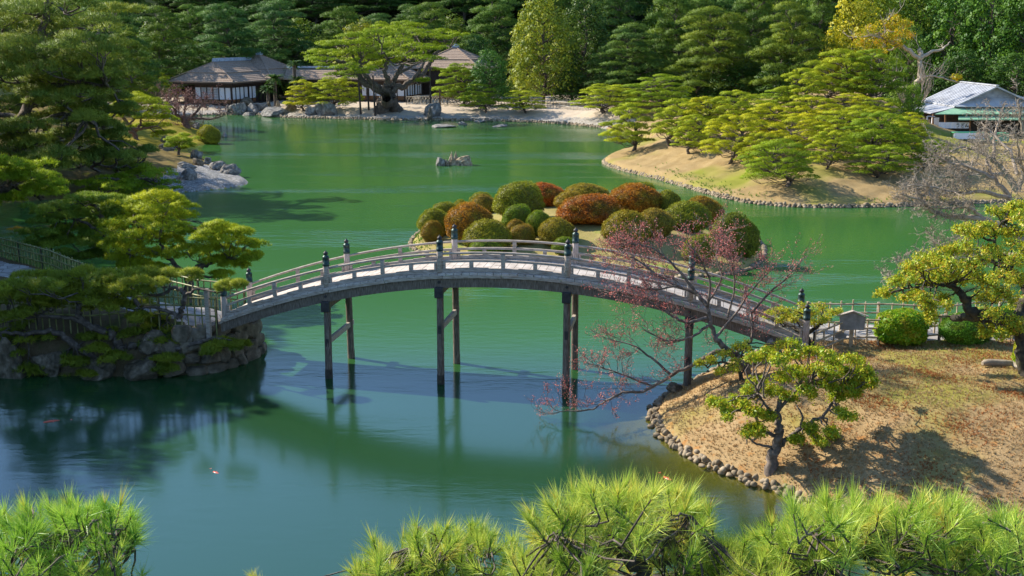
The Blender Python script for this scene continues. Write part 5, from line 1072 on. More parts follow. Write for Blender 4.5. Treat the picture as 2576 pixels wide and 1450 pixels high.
drawn_leafy('evergreen_tree', 'small twisted tree with drooping yellow-green leaves on the near dry lawn', 33, [([(1938, 1188), (1945, 1150), (1955, 1118), (1962, 1085), (1955, 1040), (1965, 1000)], (17, 6)), ([(1950, 1130), (1990, 1098), (2010, 1080), (2020, 1050)], (8, 3)), ([(2005, 1085), (2040, 1062), (2072, 1048), (2100, 1010), (2110, 985)], (6, 2.5)), ([(1958, 1100), (1920, 1085), (1900, 1045), (1870, 1035)], (6, 2.5)), ([(1960, 1060), (1925, 1020), (1905, 990)], (5, 2)), ([(1960, 1030), (2000, 985), (2040, 965)], (5, 2)), ([(1945, 1125), (1905, 1120), (1880, 1100)], (4, 2))],
            [(1960, 905, 34), (2000, 890, 34), (2045, 885, 34), (2085, 900, 34), (1930, 890, 26), (2110, 930, 34), (2130, 965, 34), (2060, 930, 36), (2010, 935, 36), (1970, 950, 34), (2080, 965, 32), (2150, 940, 26), (2030, 985, 30), (1985, 1000, 28), (1940, 985, 26), (2100, 1000, 28), (1870, 1020, 26), (1895, 1035, 28), (1850, 1008, 20), (1905, 1075, 26), (1930, 1050, 24), (1880, 1090, 22), (2040, 1075, 26), (2090, 1085, 24), (2060, 1110, 20), (2150, 990, 22), (1815, 1012, 16), (1795, 1010, 18), (1830, 1035, 20), (2165, 962, 26), (2125, 1045, 24), (2010, 1105, 18), (1900, 960, 24), (1880, 985, 22), (2172, 930, 26), (2188, 965, 20), (2140, 905, 26), (1890, 900, 22)], 31, 440, .095, (.90, .96, .75), bark='bark_plum', flat=.42)
drawn_leafy('evergreen_tree', 'little flat crowned tree with yellow-green leaves at the right foot of the bridge', 35, [([(2032, 882), (2030, 860), (2026, 835)], (12, 8)), ([(2028, 845), (1995, 825), (1960, 805)], (6, 2)), ([(2028, 840), (2060, 820), (2090, 795)], (6, 2)), ([(2026, 840), (2030, 805)], (5, 2))],
            [(1925, 792, 24), (1955, 785, 26), (1985, 788, 28), (2015, 784, 28), (2045, 788, 28), (2075, 784, 28), (2098, 790, 22), (2000, 802, 26), (2040, 806, 26), (1965, 806, 20), (2070, 806, 22)], 32, 290, .08, flat=.5)
drawn_leafy('evergreen_tree', 'low leafy branches by the mossy plum trunk on the lawn tip', 34.5, [([(1868, 958), (1862, 940), (1850, 915)], (6, 4)), ([(1855, 925), (1820, 910), (1790, 915)], (4, 2)), ([(1852, 920), (1870, 885)], (4, 2)), ([(1860, 945), (1890, 980), (1905, 985)], (4, 2))],
            [(1760, 915, 18), (1790, 905, 22), (1820, 892, 24), (1850, 880, 26), (1880, 880, 22), (1845, 925, 22), (1810, 935, 18), (1960, 870, 24), (1935, 880, 22)], 33, 250, .08, flat=.5)
drawn_leafy('evergreen_tree', 'large tree with heavy dark limbs and yellow-green drooping leaves at the right edge', 37, [([(2585, 945), (2575, 900), (2568, 850), (2560, 800), (2590, 740)], (20, 13)), ([(2520, 800), (2470, 798), (2440, 780), (2425, 745), (2405, 722), (2380, 715)], (17, 6)), ([(2565, 805), (2540, 815), (2520, 800)], (18, 16)), ([(2590, 740), (2560, 690), (2520, 665), (2460, 650)], (12, 4)), ([(2470, 798), (2430, 800), (2395, 798)], (13, 9)), ([(2405, 722), (2350, 712), (2310, 722), (2270, 728)], (6, 2)), ([(2520, 665), (2500, 610), (2520, 560)], (6, 2))],
            [(2232, 735, 22), (2262, 708, 28), (2300, 700, 28), (2335, 690, 34), (2290, 672, 28), (2325, 650, 34), (2370, 640, 38), (2420, 630, 40), (2395, 668, 38), (2450, 665, 42), (2500, 640, 44), (2550, 660, 46), (2590, 630, 46), (2365, 700, 34), (2410, 700, 36), (2300, 745, 26), (2335, 765, 30), (2370, 755, 32), (2340, 792, 24), (2470, 710, 42), (2520, 700, 44), (2570, 710, 46), (2480, 755, 40), (2530, 750, 42), (2570, 770, 40), (2500, 795, 36), (2550, 810, 34), (2450, 590, 36), (2500, 580, 38), (2545, 590, 42), (2420, 580, 26), (2530, 540, 34), (2570, 550, 36), (2555, 520, 28), (2480, 830, 26), (2520, 845, 24), (2350, 660, 34), (2600, 580, 40)], 34, 420, .10, dY=1.0)

# ---------------------------------------------------------------- bare trees
def grow(mb, p, d, L, r, lv, rng, tips, spread=.6, wob=.18, up=.1, kids=(2, 4), shrink=.68, nseg=5, rmin=.0045):
    pts = [p]; q = p.copy(); e = d.copy()
    for _ in range(nseg):
        e = unit(e + wob * rng.normal(size=3) + [0, 0, up * .25]); q = q + e * L / nseg; pts.append(q.copy())
    mb.tube(pts, np.linspace(r, max(r * .6, rmin), nseg + 1), 5 if r > .02 else 3, smooth=r > .02)
    if lv <= 1: tips.extend(pts[1:])
    if lv <= 0: return
    for _ in range(rng.integers(kids[0], kids[1] + 1)):
        i = rng.integers(1, nseg + 1); dd = unit(e + spread * rng.normal(size=3) + [0, 0, up])
        grow(mb, np.array(pts[i]), dd, L * shrink * rng.uniform(.75, 1.2), max(r * .58, rmin), lv - 1, rng, tips, spread, wob, up, kids, shrink, nseg, rmin)
def bare_tree(name, label, Y, limbs, seed, starts, bark='bark_pale', ground=True, lv=3, L=.9, r=.03, buds=None, budn=0, budsz=.03, spread=.6, wob=.18, up=.1, kids=(2, 4), cat='bare tree', group=None, dY=.8, shrink=.68, rmin=.0045):
    rng = np.random.default_rng(seed); b0 = limbs[0][0][0]; base = hit(*b0) if ground else atY(*b0, Y); Y = base[1] if ground else Y; s = pxm(Y)
    root = empty(name, tuple(base), 0, label, cat, group); tk = MB(); tips = []
    for li, (pl, (r0, r1)) in enumerate(limbs):
        n = len(pl); dy = 0 if li == 0 else rng.normal() * dY
        X = np.array([atY(u, v, Y + dy * i / max(1, n - 1)) for i, (u, v) in enumerate(pl)]) - base
        if li == 0 and ground: X[0] = [0, 0, -.2]
        t = np.linspace(0, n - 1, n * 4); Xs = np.stack([np.interp(t, np.arange(n), X[:, j]) for j in range(3)], 1)
        for _ in range(2): Xs[1:-1] = (Xs[:-2] + 2 * Xs[1:-1] + Xs[2:]) / 4
        Xs[1:-1] += rng.normal(size=(len(Xs) - 2, 3)) * (r0 / s) * .22
        tk.tube(Xs, np.linspace(r0, r1, len(Xs)) / s, 9 if li == 0 else 7)
        k = starts[li] if isinstance(starts, (list, tuple)) else starts
        for _ in range(k):
            i = rng.integers(int(len(Xs) * .3), len(Xs)); dr = Xs[min(i + 1, len(Xs) - 1)] - Xs[max(i - 1, 0)]
            grow(tk, Xs[i].copy(), unit(unit(dr) + spread * rng.normal(size=3) + [0, 0, up]), L * rng.uniform(.7, 1.2), min(r, r1 / s * 1.2 + .01), lv, rng, tips, spread, wob, up, kids, shrink, 5, rmin)
    tk.build('trunk', M[bark], root)
    if buds and budn:
        tips = np.array(tips); C = tips[rng.integers(0, len(tips), budn)] + rng.normal(size=(budn, 3)) * budsz * .9; b = MB()
        leaves(b, C, rng.normal(size=(budn, 3)), budsz, rng, rng.uniform(.1, .9, budn), .8, .5); b.build('blossoms' if buds == 'blossom' else 'buds', M[buds], root)
    return root
bare_tree('plum_tree', 'bare plum with pink blossom hanging over the right half of the bridge', 35, [
    ([(1890, 940), (1862, 905), (1825, 878), (1800, 850), (1788, 816), (1780, 770)], (11, 4)), ([(1825, 878), (1795, 885), (1768, 906), (1721, 926), (1661, 962), (1610, 990), (1570, 985), (1520, 1012), (1490, 1032), (1410, 1036)], (6.5, 1.4)),
    ([(1780, 770), (1752, 739), (1700, 720), (1650, 690), (1610, 660)], (6, 1.5)), ([(1778, 800), (1725, 815), (1690, 795), (1640, 760), (1560, 745)], (5, 1.5)), ([(1850, 890), (1890, 860), (1897, 820), (1888, 780)], (5, 2)), ([(1888, 790), (1925, 745), (1975, 705), (2020, 650)], (4, 1.2)),
    ([(1800, 850), (1850, 790), (1890, 730), (1930, 690)], (4, 1.2)), ([(1780, 770), (1790, 710), (1760, 650), (1730, 610)], (4, 1.2)), ([(1690, 945), (1650, 910), (1600, 870), (1560, 860)], (4, 1.2)), ([(1640, 972), (1560, 940), (1500, 920)], (3, 1.2)), ([(1788, 816), (1740, 850), (1680, 860), (1620, 830)], (4, 1.2)), ([(1830, 800), (1850, 720), (1840, 660)], (3, 1.2)), ([(1700, 720), (1640, 730), (1580, 720)], (3, 1.2)), ([(1752, 739), (1700, 670), (1640, 620), (1575, 612)], (4, 1)), ([(1650, 690), (1600, 650), (1550, 640)], (3, 1)), ([(1778, 766), (1820, 700), (1800, 650), (1810, 610)], (3, 1))],
    41, [4, 20, 15, 15, 6, 9, 12, 12, 12, 10, 12, 12, 10, 16, 14, 12], 'bark_plum', True, 3, .56, .011, 'blossom', 15500, .040, .5, .16, .14, (2, 3), group=None, dY=.8, shrink=.78, rmin=.0045)
bare_tree('crape_myrtle', 'pale bare crape myrtle spreading crooked branches in from the right edge', 54, [
    ([(2625, 700), (2600, 640), (2560, 590), (2490, 557), (2430, 545), (2370, 548), (2310, 500), (2270, 490)], (13, 2)), ([(2600, 640), (2590, 560), (2540, 500), (2500, 450), (2480, 400)], (11, 3)), ([(2540, 500), (2470, 480), (2420, 490), (2350, 470), (2290, 465)], (6, 1.5)), ([(2590, 560), (2610, 480), (2570, 420), (2560, 350)], (8, 2)), ([(2480, 557), (2440, 520), (2390, 525), (2330, 520)], (5, 1.5)), ([(2500, 450), (2440, 420), (2390, 410), (2350, 390)], (5, 1.5)), ([(2430, 548), (2440, 590), (2430, 620)], (4, 1.5)), ([(2560, 440), (2540, 380), (2500, 340), (2470, 310)], (5, 1.5)), ([(2420, 640), (2370, 640), (2320, 660), (2270, 690), (2230, 695)], (4, 1.2)), ([(2600, 640), (2500, 640), (2420, 640), (2350, 610)], (6, 1.5))],
    42, [14, 13, 16, 12, 15, 15, 8, 14, 15, 15], 'bark_pale', False, 4, .85, .026, None, 0, .03, .75, .30, .08, (2, 3), dY=1.8, rmin=.009)
bare_tree('crape_myrtle', 'second pale bare tree behind, against the shop front at right', 72, [
    ([(2560, 480), (2530, 440), (2500, 400), (2460, 380)], (9, 3)), ([(2530, 440), (2440, 440), (2390, 450), (2330, 440)], (5, 1.5)), ([(2500, 400), (2500, 340), (2520, 290)], (5, 1.5)), ([(2560, 480), (2590, 400), (2570, 310), (2560, 250)], (7, 2)), ([(2460, 380), (2420, 370), (2380, 385)], (4, 1.5))],
    43, [11, 14, 11, 13, 12], 'bark_pale', False, 4, 1.05, .03, None, 0, .03, .75, .30, .1, (2, 3), dY=2, rmin=.010)
bare_tree('bare_shrub', 'tangle of thin grey bare twigs on the shore below the hill at right', 80, [([(2360, 510), (2330, 480), (2290, 470)], (4, 1.5)), ([(2350, 500), (2390, 460)], (4, 1.5)), ([(2340, 490), (2270, 505)], (3, 1.2))], 44, [13, 11, 11], 'bark_pale', False, 4, .95, .022, None, 0, .03, .7, .25, .1, (2, 3), cat='bare shrub', rmin=.010)
bare_tree('bare_tree', 'bare reddish tree with a short thick trunk on the moss tip', 128, [([(471, 322), (468, 310), (462, 298)], (9, 6)), ([(464, 303), (445, 290), (440, 275), (425, 262)], (5, 1.5)), ([(466, 306), (485, 292), (500, 275), (515, 262)], (5, 1.5)), ([(470, 300), (500, 298), (530, 300), (550, 296)], (4, 1)), ([(462, 298), (465, 275), (470, 258)], (4, 1.2)), ([(462, 298), (440, 300), (415, 285)], (3, 1))], 45, [2, 9, 9, 8, 8, 7], 'bark_red', True, 3, 1.3, .045, 'redtwig', 4200, .11, .6, .2, .2, (2, 3), dY=1)
bare_tree('bare_tree', 'fainter bare reddish tree at the left of the villa behind the moss tip', 160, [([(412, 296), (410, 275), (405, 258)], (5, 3)), ([(410, 275), (390, 262), (375, 255)], (3, 1)), ([(408, 270), (430, 255), (450, 250)], (3, 1))], 46, [5, 8, 8], 'bark_red', False, 3, 1.7, .05, 'redtwig', 2500, .13, .6, .2, .2, (2, 3), dY=1)
bare_tree('bare_tree', 'small bare white-twigged tree in front of a round evergreen by the shop', 119, [([(2296, 312), (2298, 280), (2300, 240)], (4, 1.5)), ([(2297, 290), (2320, 262), (2335, 235)], (3, 1)), ([(2297, 285), (2275, 262), (2262, 245)], (3, 1)), ([(2298, 270), (2318, 240), (2322, 215)], (2.5, 1))], 47, [6, 6, 6, 6], 'bark_pale', False, 2, 1.5, .04, None, 0, .1, .4, .1, .5, (2, 3), dY=.5)
bare_tree('bare_tree', 'thin bare shrubby tree rising behind the pale lantern on the hill', 122, [([(2205, 260), (2215, 220), (2225, 190)], (2.5, 1)), ([(2207, 250), (2235, 215), (2255, 195)], (2.5, 1)), ([(2205, 258), (2200, 210), (2195, 185)], (2, 1))], 48, [6, 6, 6], 'bark_pale', False, 2, 1.6, .035, None, 0, .1, .4, .1, .6, (2, 3), dY=.5)
m = MB(); p = hit(2515, 924); rg = np.random.default_rng(2); m.tube(bent([-.55, 0, .12], [.45, .1, .10], 8, .05, rg), [.06, .10, .12, .12, .11, .12, .10, .07], 9, cap=True); m.tube(bent([.45, .1, .1], [.75, -.35, -.02], 6, .1, rg), [.09, .08, .06, .05, .04, .02], 7); m.tube(bent([.45, .1, .1], [.6, -.5, -.02], 6, .1, rg), [.08, .06, .05, .04, .03, .02], 7)
o = m.build('driftwood_log', M['bark_white']); o.location = p; tag(o, 'pale fallen log with roots lying on the lawn at the right edge', 'log')

# ---------------------------------------------------------------- cycads by the villa
def cycad(u, v, vtop, wpx, label, seed):
    p = hit(u, v); s = pxm(p[1]); H = (v - vtop) / s; R = wpx / s / 2; rng = np.random.default_rng(seed); root = empty('cycad', tuple(p), 0, label, 'cycad', 'cycads beside the left villa')
    m = MB(); th = max(H - R * .55, .4); m.tube([(0, 0, -.3), (0, 0, th * .5), (0, 0, th)], [.3, .26, .28], 9); m.build('trunk', M['bark'], root); b = MB()
    for i in range(46):
        a = rng.uniform(0, 6.28); e = rng.uniform(-.2, 1.1); n = 9; t = np.linspace(0, 1, n); l = R * rng.uniform(.85, 1.15)
        x = np.stack([np.cos(a) * l * t * math.cos(e * .6), np.sin(a) * l * t * math.cos(e * .6), th + l * (math.sin(e) * t - .75 * t * t)], 1)
        sd = np.array([-math.sin(a), math.cos(a), 0]) * .17 * R
        for sg in (-1, 1):
            for k in range(1, n):
                w = sd * sg * math.sin(min(1, .25 + t[k]) * math.pi) ** .5 + [math.cos(a) * .08 * R, math.sin(a) * .08 * R, -.05 * R]
                b.add([x[k] - [0, 0, 0], x[k] + w, x[k - 1]], [[0, 1, 2]], rng.uniform(.2, .8))
    o = b.build('crown', M['pine_dark'], root); o.color = (.35, .5, .4, 1)
cycad(694, 268, 180, 74, 'bushy cycad right against the left villa corner', 1)
cycad(744, 262, 148, 62, 'tall cycad standing above the link roof', 2)
cycad(752, 262, 184, 70, 'shorter cycad below the tall one', 3)
cycad(676, 272, 208, 60, 'low cycad in the dark before the left villa', 4)

# ---------------------------------------------------------------- forest behind
FPN = [pine_meshes(300 + i, 18, 11.5, 50, 1.7, .50, .34, .12, 170, 8, .52, .065, .2, prof=1.2, leaf='pine_dark', limb=.22, spread=.6, up=.6, tb=.45) for i in range(4)]
def broad_meshes(seed, H=14., Wd=11., ncl=70, cr_=1.5, per=150, size=.36, z0=.12, leaf='broad', bark='bark', tr=.3, prof=1.6):
    rng = np.random.default_rng(seed); tk = MB(); b = MB(); T = bent([0, 0, -.4], [0, 0, H * .8], 8, .06, rng); tk.tube(T, np.linspace(1, .3, 8) * tr, 8)
    C = crown_points(rng, ncl, H - cr_ * .6, Wd - cr_, z0, prof, 1.1, .3)
    for c in C:
        zt = max(c[2] - .5 * np.hypot(c[0], c[1]), z0 * H * .6); tk.tube(bent([0, 0, zt], c, 6, .08, rng), np.linspace(.3, .06, 6) * tr, 4)
        R = cr_ * rng.uniform(.65, 1.25); S = sph(per, rng, -.5); X = c + S * R * rng.uniform(.7, 1.05, (per, 1)) * [1, 1, .75]
        leaves(b, X, unit(S + [0, 0, .3]), size, rng, np.clip(.5 + rng.normal() * .16, 0, 1)* np.ones(per), .65, .55, soft=.4)
    return tk.mesh('trunk', M[bark]), b.mesh('crown', M[leaf])
FBR = [broad_meshes(330 + i) for i in range(3)]
def ftree(u, vtop, Y, wpx, kind, col, label, k, group=None, base=None, cat=None):
    x = atY(u, 100, Y)[0]; z = gz(x, Y); top = atY(u, vtop, Y)[2]; H = max(top - z, 4); w = wpx / pxm(Y)
    pr, H0, W0 = (FPN, 18.6, 13.5) if kind == 'p' else (FBR, 14.2, 11.5)
    return place_tree('pine_tree' if kind == 'p' else 'broadleaf_tree', pr[k % len(pr)], (x, Y, z), (w / W0, w / W0, H / H0), k * 2.3, label, cat or ('pine' if kind == 'p' else 'tree'), group, col)
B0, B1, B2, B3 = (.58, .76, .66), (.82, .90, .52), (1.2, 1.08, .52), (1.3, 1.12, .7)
rg = np.random.default_rng(77); k = 0
for i, u in enumerate(range(-120, 2760, 66)):                # back rows: one mass of look-alike pines on the rising ground
    for Y, vt, lb in ((242, -70, 'tall dark pine in the back row of the forest along the top of the picture'),):
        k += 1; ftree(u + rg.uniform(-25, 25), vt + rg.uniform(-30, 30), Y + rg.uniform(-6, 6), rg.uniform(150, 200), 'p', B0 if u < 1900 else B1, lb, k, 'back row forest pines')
for i, u in enumerate(range(-60, 1300, 92)):
    k += 1; ftree(u + rg.uniform(-20, 20), rg.uniform(-25, 45), 218 + rg.uniform(-6, 6), rg.uniform(150, 210), 'pbpp'[i % 4], (B0, B1, (.8, .95, .7), (.6, .8, .9))[i % 4], 'tree in the middle row of the forest behind the villas', k, 'forest pines behind the villas')
for i, u in enumerate(range(1400, 2640, 88)):
    k += 1; ftree(u + rg.uniform(-20, 20), rg.uniform(-40, 20), 212 + rg.uniform(-6, 6), rg.uniform(150, 210), 'pppb'[i % 4], (B1, (.8, .95, .7), B0)[i % 3], 'tree in the middle row of the forest at right', k, 'forest pines at right')
for i, u in enumerate(range(120, 1300, 120)):
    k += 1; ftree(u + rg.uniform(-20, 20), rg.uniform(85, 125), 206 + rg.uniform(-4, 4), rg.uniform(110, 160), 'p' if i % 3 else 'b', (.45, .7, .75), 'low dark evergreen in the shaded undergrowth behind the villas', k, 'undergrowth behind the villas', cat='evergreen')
for q in [(395, 20, 185, 190, 'p', B1, 'tall pine with lit edges between the upper left pine and the villa'), (560, 112, 196, 84, 'p', (1.5, 1.3, .8), 'small bright pine behind the left villa roof'), (500, 132, 200, 120, 'p', (.5, .75, .8), 'dark low pine behind the left villa'), (560, 15, 192, 230, 'p', (.6, .85, .9), 'tall dark pine right behind the left villa ridge'), (705, 5, 200, 210, 'p', (.55, .8, .9), 'tall dark pine above the gap between villa and giant pine'),
          (865, 20, 200, 200, 'p', B1, 'tall dark pine behind the top left of the giant pine'), (905, 45, 190, 150, 'b', (1.5, 1.2, .7), 'rounded yellow-green tree rising behind the giant pine'), (1080, 10, 205, 210, 'p', B1, 'tall pine behind the right half of the giant pine'),
          (1232, 122, 172, 125, 'b', (.45, .8, .8), 'dark dense round tree beside the right villa'), (1368, -30, 178, 190, 'b', (1.55, 1.3, .75), 'tall light yellow-green tree, full to the ground, at top centre'), (1470, -30, 184, 170, 'b', (.50, .62, .6), 'very dark broad tree right of the light yellow-green one'),
          (1330, 20, 190, 120, 'b', (1.4, 1.2, .8), 'light green tree leaning out left of the tall yellow-green one'), (1590, 62, 170, 210, 'p', (.85, .95, .8), 'ragged pine with spiky limbs above the two mound pines'), (1700, -20, 182, 190, 'p', B1, 'tall dark pine behind the mound pines, right of the ragged one'),
          (1790, 5, 165, 250, 'p', B2, 'big pine with clear pale trunk behind the hill skyline'), (1900, -40, 180, 220, 'p', B1, 'tall dark pine right of the clear trunked one'), (1985, 10, 158, 220, 'p', B2, 'pine with dark leaning trunk left of the golden trees'), (2060, -30, 175, 200, 'p', B1, 'dark pine behind the golden tree'),
          (2145, -20, 158, 190, 'b', (2.6, 1.75, .5), 'large golden leaved tree at upper right'), (2190, -60, 172, 200, 'b', (1.6, 1.4, .5), 'tall olive-gold tree behind the golden one'), (2290, 55, 146, 120, 'b', (.7, .9, .6), 'ivy-green tree around the bleached dead trunk'),
          (2300, -50, 172, 200, 'b', (.9, 1.0, .5), 'tall dark olive tree above the bleached trunk'), (2400, -60, 165, 210, 'b', (.50, .80, .6), 'dark evergreen above the shop, left of three'), (2490, -70, 160, 220, 'b', (.45, .75, .55), 'dark evergreen above the shop, middle of three'), (2585, -60, 155, 220, 'b', (.5, .8, .5), 'dark evergreen above the shop, right of three'),
          (2430, 120, 150, 170, 'b', (.30, .5, .4), 'low dark evergreen close behind the shop roof at left'), (2560, 130, 146, 190, 'b', (.30, .5, .4), 'low dark evergreen close behind the shop roof at right'), (2290, 225, 124, 110, 'b', (1.1, 1.2, .6), 'round clipped evergreen by the left corner of the shop'), (2310, 330, 108, 60, 'b', (1.2, 1.4, .6), 'small bright green bush at the corner of the shop'),
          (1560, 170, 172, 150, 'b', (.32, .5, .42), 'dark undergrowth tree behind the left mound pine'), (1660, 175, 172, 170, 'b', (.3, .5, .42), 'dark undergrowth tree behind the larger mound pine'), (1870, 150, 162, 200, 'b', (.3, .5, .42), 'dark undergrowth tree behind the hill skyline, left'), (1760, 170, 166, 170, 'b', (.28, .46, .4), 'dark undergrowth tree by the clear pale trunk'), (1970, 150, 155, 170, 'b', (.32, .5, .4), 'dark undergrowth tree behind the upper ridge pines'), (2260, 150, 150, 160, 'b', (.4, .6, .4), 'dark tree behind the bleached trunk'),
          (1440, 170, 176, 110, 'b', (.36, .55, .45), 'dark undergrowth tree at the foot of the very dark tree'),
          (250, -10, 150, 230, 'p', (.8, .95, .85), 'lit pine behind the huge upper left pine'), (120, -40, 165, 240, 'p', B1, 'tall pine behind the left edge of the huge upper left pine'), (320, 70, 140, 150, 'p', B2, 'sunlit pine at the right shoulder of the huge upper left pine'), (20, -40, 130, 240, 'p', B1, 'dark pine at the upper left corner'), (372, 140, 168, 110, 'p', B1, 'mid-height pine left of the villa roof'), (470, 110, 196, 140, 'p', (.5, .75, .8), 'dark pine above the left villa eave')]:
    k += 1; ftree(q[0], q[1], q[2], q[3], q[4], q[5], q[6], k)
# golden leaved tree with bleached dead limbs
bare_tree('dead_tree', 'bleached dead trunk with bare limbs, ivy below and golden leaves at left', 140, [([(2298, 262), (2306, 215), (2318, 185), (2312, 150), (2322, 135)], (7, 5)), ([(2315, 150), (2290, 130), (2262, 112), (2230, 100), (2210, 82)], (5.5, 2)), ([(2318, 145), (2345, 130), (2372, 125), (2390, 105)], (5, 1.2)), ([(2318, 140), (2312, 122)], (6, 4)), ([(2262, 112), (2240, 128), (2220, 122)], (3, 1)), ([(2230, 100), (2225, 60), (2245, 40)], (3, 1)), ([(2240, 104), (2200, 90), (2150, 95)], (3, 1)), ([(2310, 195), (2350, 190), (2400, 205), (2420, 210)], (3, 1))],
          51, [0, 2, 1, 1, 3, 4, 4, 5], 'bark_white', False, 2, 1.5, .045, None, 0, .1, .5, .15, .3, (2, 3), dY=1)
drawn_leafy('golden_tree', 'clusters of golden yellow leaves on the bleached tree', 140.5, [([(2262, 116), (2230, 104), (2208, 86)], (3, 1.5))], [(2170, 92, 24), (2195, 78, 26), (2225, 60, 24), (2250, 48, 24), (2275, 62, 22), (2200, 108, 26), (2235, 92, 26), (2265, 88, 22), (2185, 130, 22), (2220, 128, 22), (2250, 108, 20), (2290, 90, 16), (2160, 110, 18), (2240, 70, 22), (2405, 195, 12)], 52, 200, .30, (1.35, .98, .5), 'bark_white', False, tint=.32, flat=.45, dY=1.2)

# ---------------------------------------------------------------- trees just outside the left edge that shade the near bank
for i, (x, y, h, w) in enumerate([(-33, 41, 15, 12), (-36, 50, 17, 13), (-30, 33, 13, 11), (-40, 60, 16, 13), (-46, 72, 17, 13), (-55, 88, 18, 14), (-45, 44, 18, 14), (-50, 98, 20, 15), (-60, 112, 20, 15), (-49, 78, 18, 13), (-28, 36, 14, 11), (-38, 37, 17, 13), (-31, 46.5, 15, 11), (-33, 53, 15.5, 12), (-27.5, 42, 12, 9), (-37, 66, 16, 11)]):
    place_tree('pine_tree', FPN[i % 4], (x, y, gz(x, y)), (w / 13.5, w / 13.5, h / 18.6), i * 1.7, 'tall pine on the left bank outside the picture', 'pine', 'tall pines left of the picture', B1)

# ---------------------------------------------------------------- foreground pine sprays, a few metres from the eye
def spray(name, label, Y, limbs, ells, seed, dens=1.0, nn=76, L=.122, nw=.0034, col=None, foot=None, pal=.42, dY=.5):
    rng = np.random.default_rng(seed); s = pxm(Y) * 1.0; p0 = atY(limbs[0][0][0][0], limbs[0][0][0][1], Y); fx, fy = p0[0], Y - .3
    base = np.array([fx, fy, gz(fx, fy)]); root = empty(name, tuple(base), 0, label, 'pine', 'pine tops in the foreground'); tk = MB(); cr = MB(); J = []
    w = bent([0, 0, -.3], p0 - base, 9, .06, rng); tk.tube(w, np.linspace(.16, limbs[0][1][0] / s, 9), 9)
    for li, (pl, (r0, r1)) in enumerate(limbs):
        n = len(pl); dy = 0 if li == 0 else rng.normal() * dY * .5
        X = np.array([atY(u, v, Y + dy * i / max(1, n - 1)) for i, (u, v) in enumerate(pl)]) - base
        t = np.linspace(0, n - 1, n * 5); Xs = np.stack([np.interp(t, np.arange(n), X[:, j]) for j in range(3)], 1)
        for _ in range(2): Xs[1:-1] = (Xs[:-2] + 2 * Xs[1:-1] + Xs[2:]) / 4
        Xs[1:-1] += rng.normal(size=(len(Xs) - 2, 3)) * (r0 / s) * .25; rr = np.linspace(r0, r1, len(Xs)) / s * .8 * (1 + .15 * rng.normal(size=len(Xs)))
        tk.tube(Xs, rr, 8); J += list(Xs[2:])
    J = np.array(J); C = []; D = []
    for (u, v, ru, rv) in ells:
        for _ in range(max(2, int(dens * ru * rv / 130))):
            a = rng.uniform(0, 6.28); q = math.sqrt(rng.uniform()); du, dv = q * math.cos(a), q * math.sin(a)
            C.append(atY(u + du * ru, v + dv * rv, Y + rng.normal() * dY * .7) - base); D.append([du * .75, -.2 + rng.normal() * .3, .95 - dv * .45])
    C = np.array(C); D = unit(np.array(D) + .25 * rng.normal(size=(len(D), 3)))
    for c, d in zip(C, D):
        b = c - d * .07; a = J[np.argmin(np.linalg.norm(J - b, axis=1))]; tk.tube(np.concatenate([bent(a, b, 5, .12, rng), [c + d * .05]]), [.0065, .006, .0055, .005, .0045, .003], 5)
    rep = 4; Cn = np.repeat(C, rep, 0) + np.repeat(D, rep, 0) * np.tile(np.linspace(-.045, .05, rep), len(C))[:, None]; Dn = np.repeat(D, rep, 0)
    needles(cr, Cn, Dn, nn // rep, L, nw, .52, rng, np.repeat(np.clip(pal + rng.normal(size=len(C)) * .15, 0, .85), rep))
    k = len(C) // 3; needles(cr, C[:k] + D[:k] * .05, D[:k], 14, L * 1.15, nw, .16, rng, np.clip(rng.normal(size=k) * .12 + .62, 0, 1))
    tk.build('trunk', M['bark'], root); o = cr.build('crown', M['pine_fg'], root)
    if col: o.color = (*col, 1)
spray('pine_tree', 'bright green long-needled pine top in the bottom left corner', 5.6, [([(-80, 1480), (0, 1372), (60, 1362), (140, 1345), (200, 1330)], (14, 4)), ([(140, 1350), (230, 1378), (290, 1392), (340, 1385)], (7, 3)), ([(60, 1362), (110, 1410), (200, 1440)], (8, 3)), ([(200, 1335), (260, 1310), (310, 1320)], (5, 3)), ([(60, 1362), (40, 1310), (80, 1280)], (6, 3))],
      [(30, 1351, 60, 40), (110, 1331, 70, 40), (190, 1316, 70, 37), (260, 1326, 70, 34), (315, 1331, 34, 28), (290, 1381, 48, 28), (220, 1371, 60, 28), (60, 1446, 70, 34), (150, 1446, 70, 30), (230, 1466, 70, 28), (20, 1398, 50, 28), (300, 1471, 60, 18), (130, 1386, 60, 28)], 61, 1.15, col=(.78, 1.0, .8), pal=.38)
spray('pine_tree', 'yellowish long-needled pine spray at bottom centre with water behind', 6.0, [([(1120, 1520), (1180, 1440), (1150, 1410), (1090, 1395), (1030, 1380)], (12, 5)), ([(1150, 1410), (1190, 1370), (1230, 1350)], (6, 3)), ([(1090, 1395), (1080, 1345), (1040, 1320)], (5, 3)), ([(1030, 1380), (960, 1400), (900, 1420)], (5, 3))],
      [(930, 1454, 80, 28), (1010, 1414, 80, 42), (1080, 1379, 70, 39), (1150, 1369, 70, 35), (1220, 1374, 50, 32), (1040, 1464, 90, 28), (1130, 1434, 70, 34), (1235, 1434, 46, 34), (960, 1484, 80, 17)], 62, 1.0, col=(.95, 1.0, .9), pal=.42)
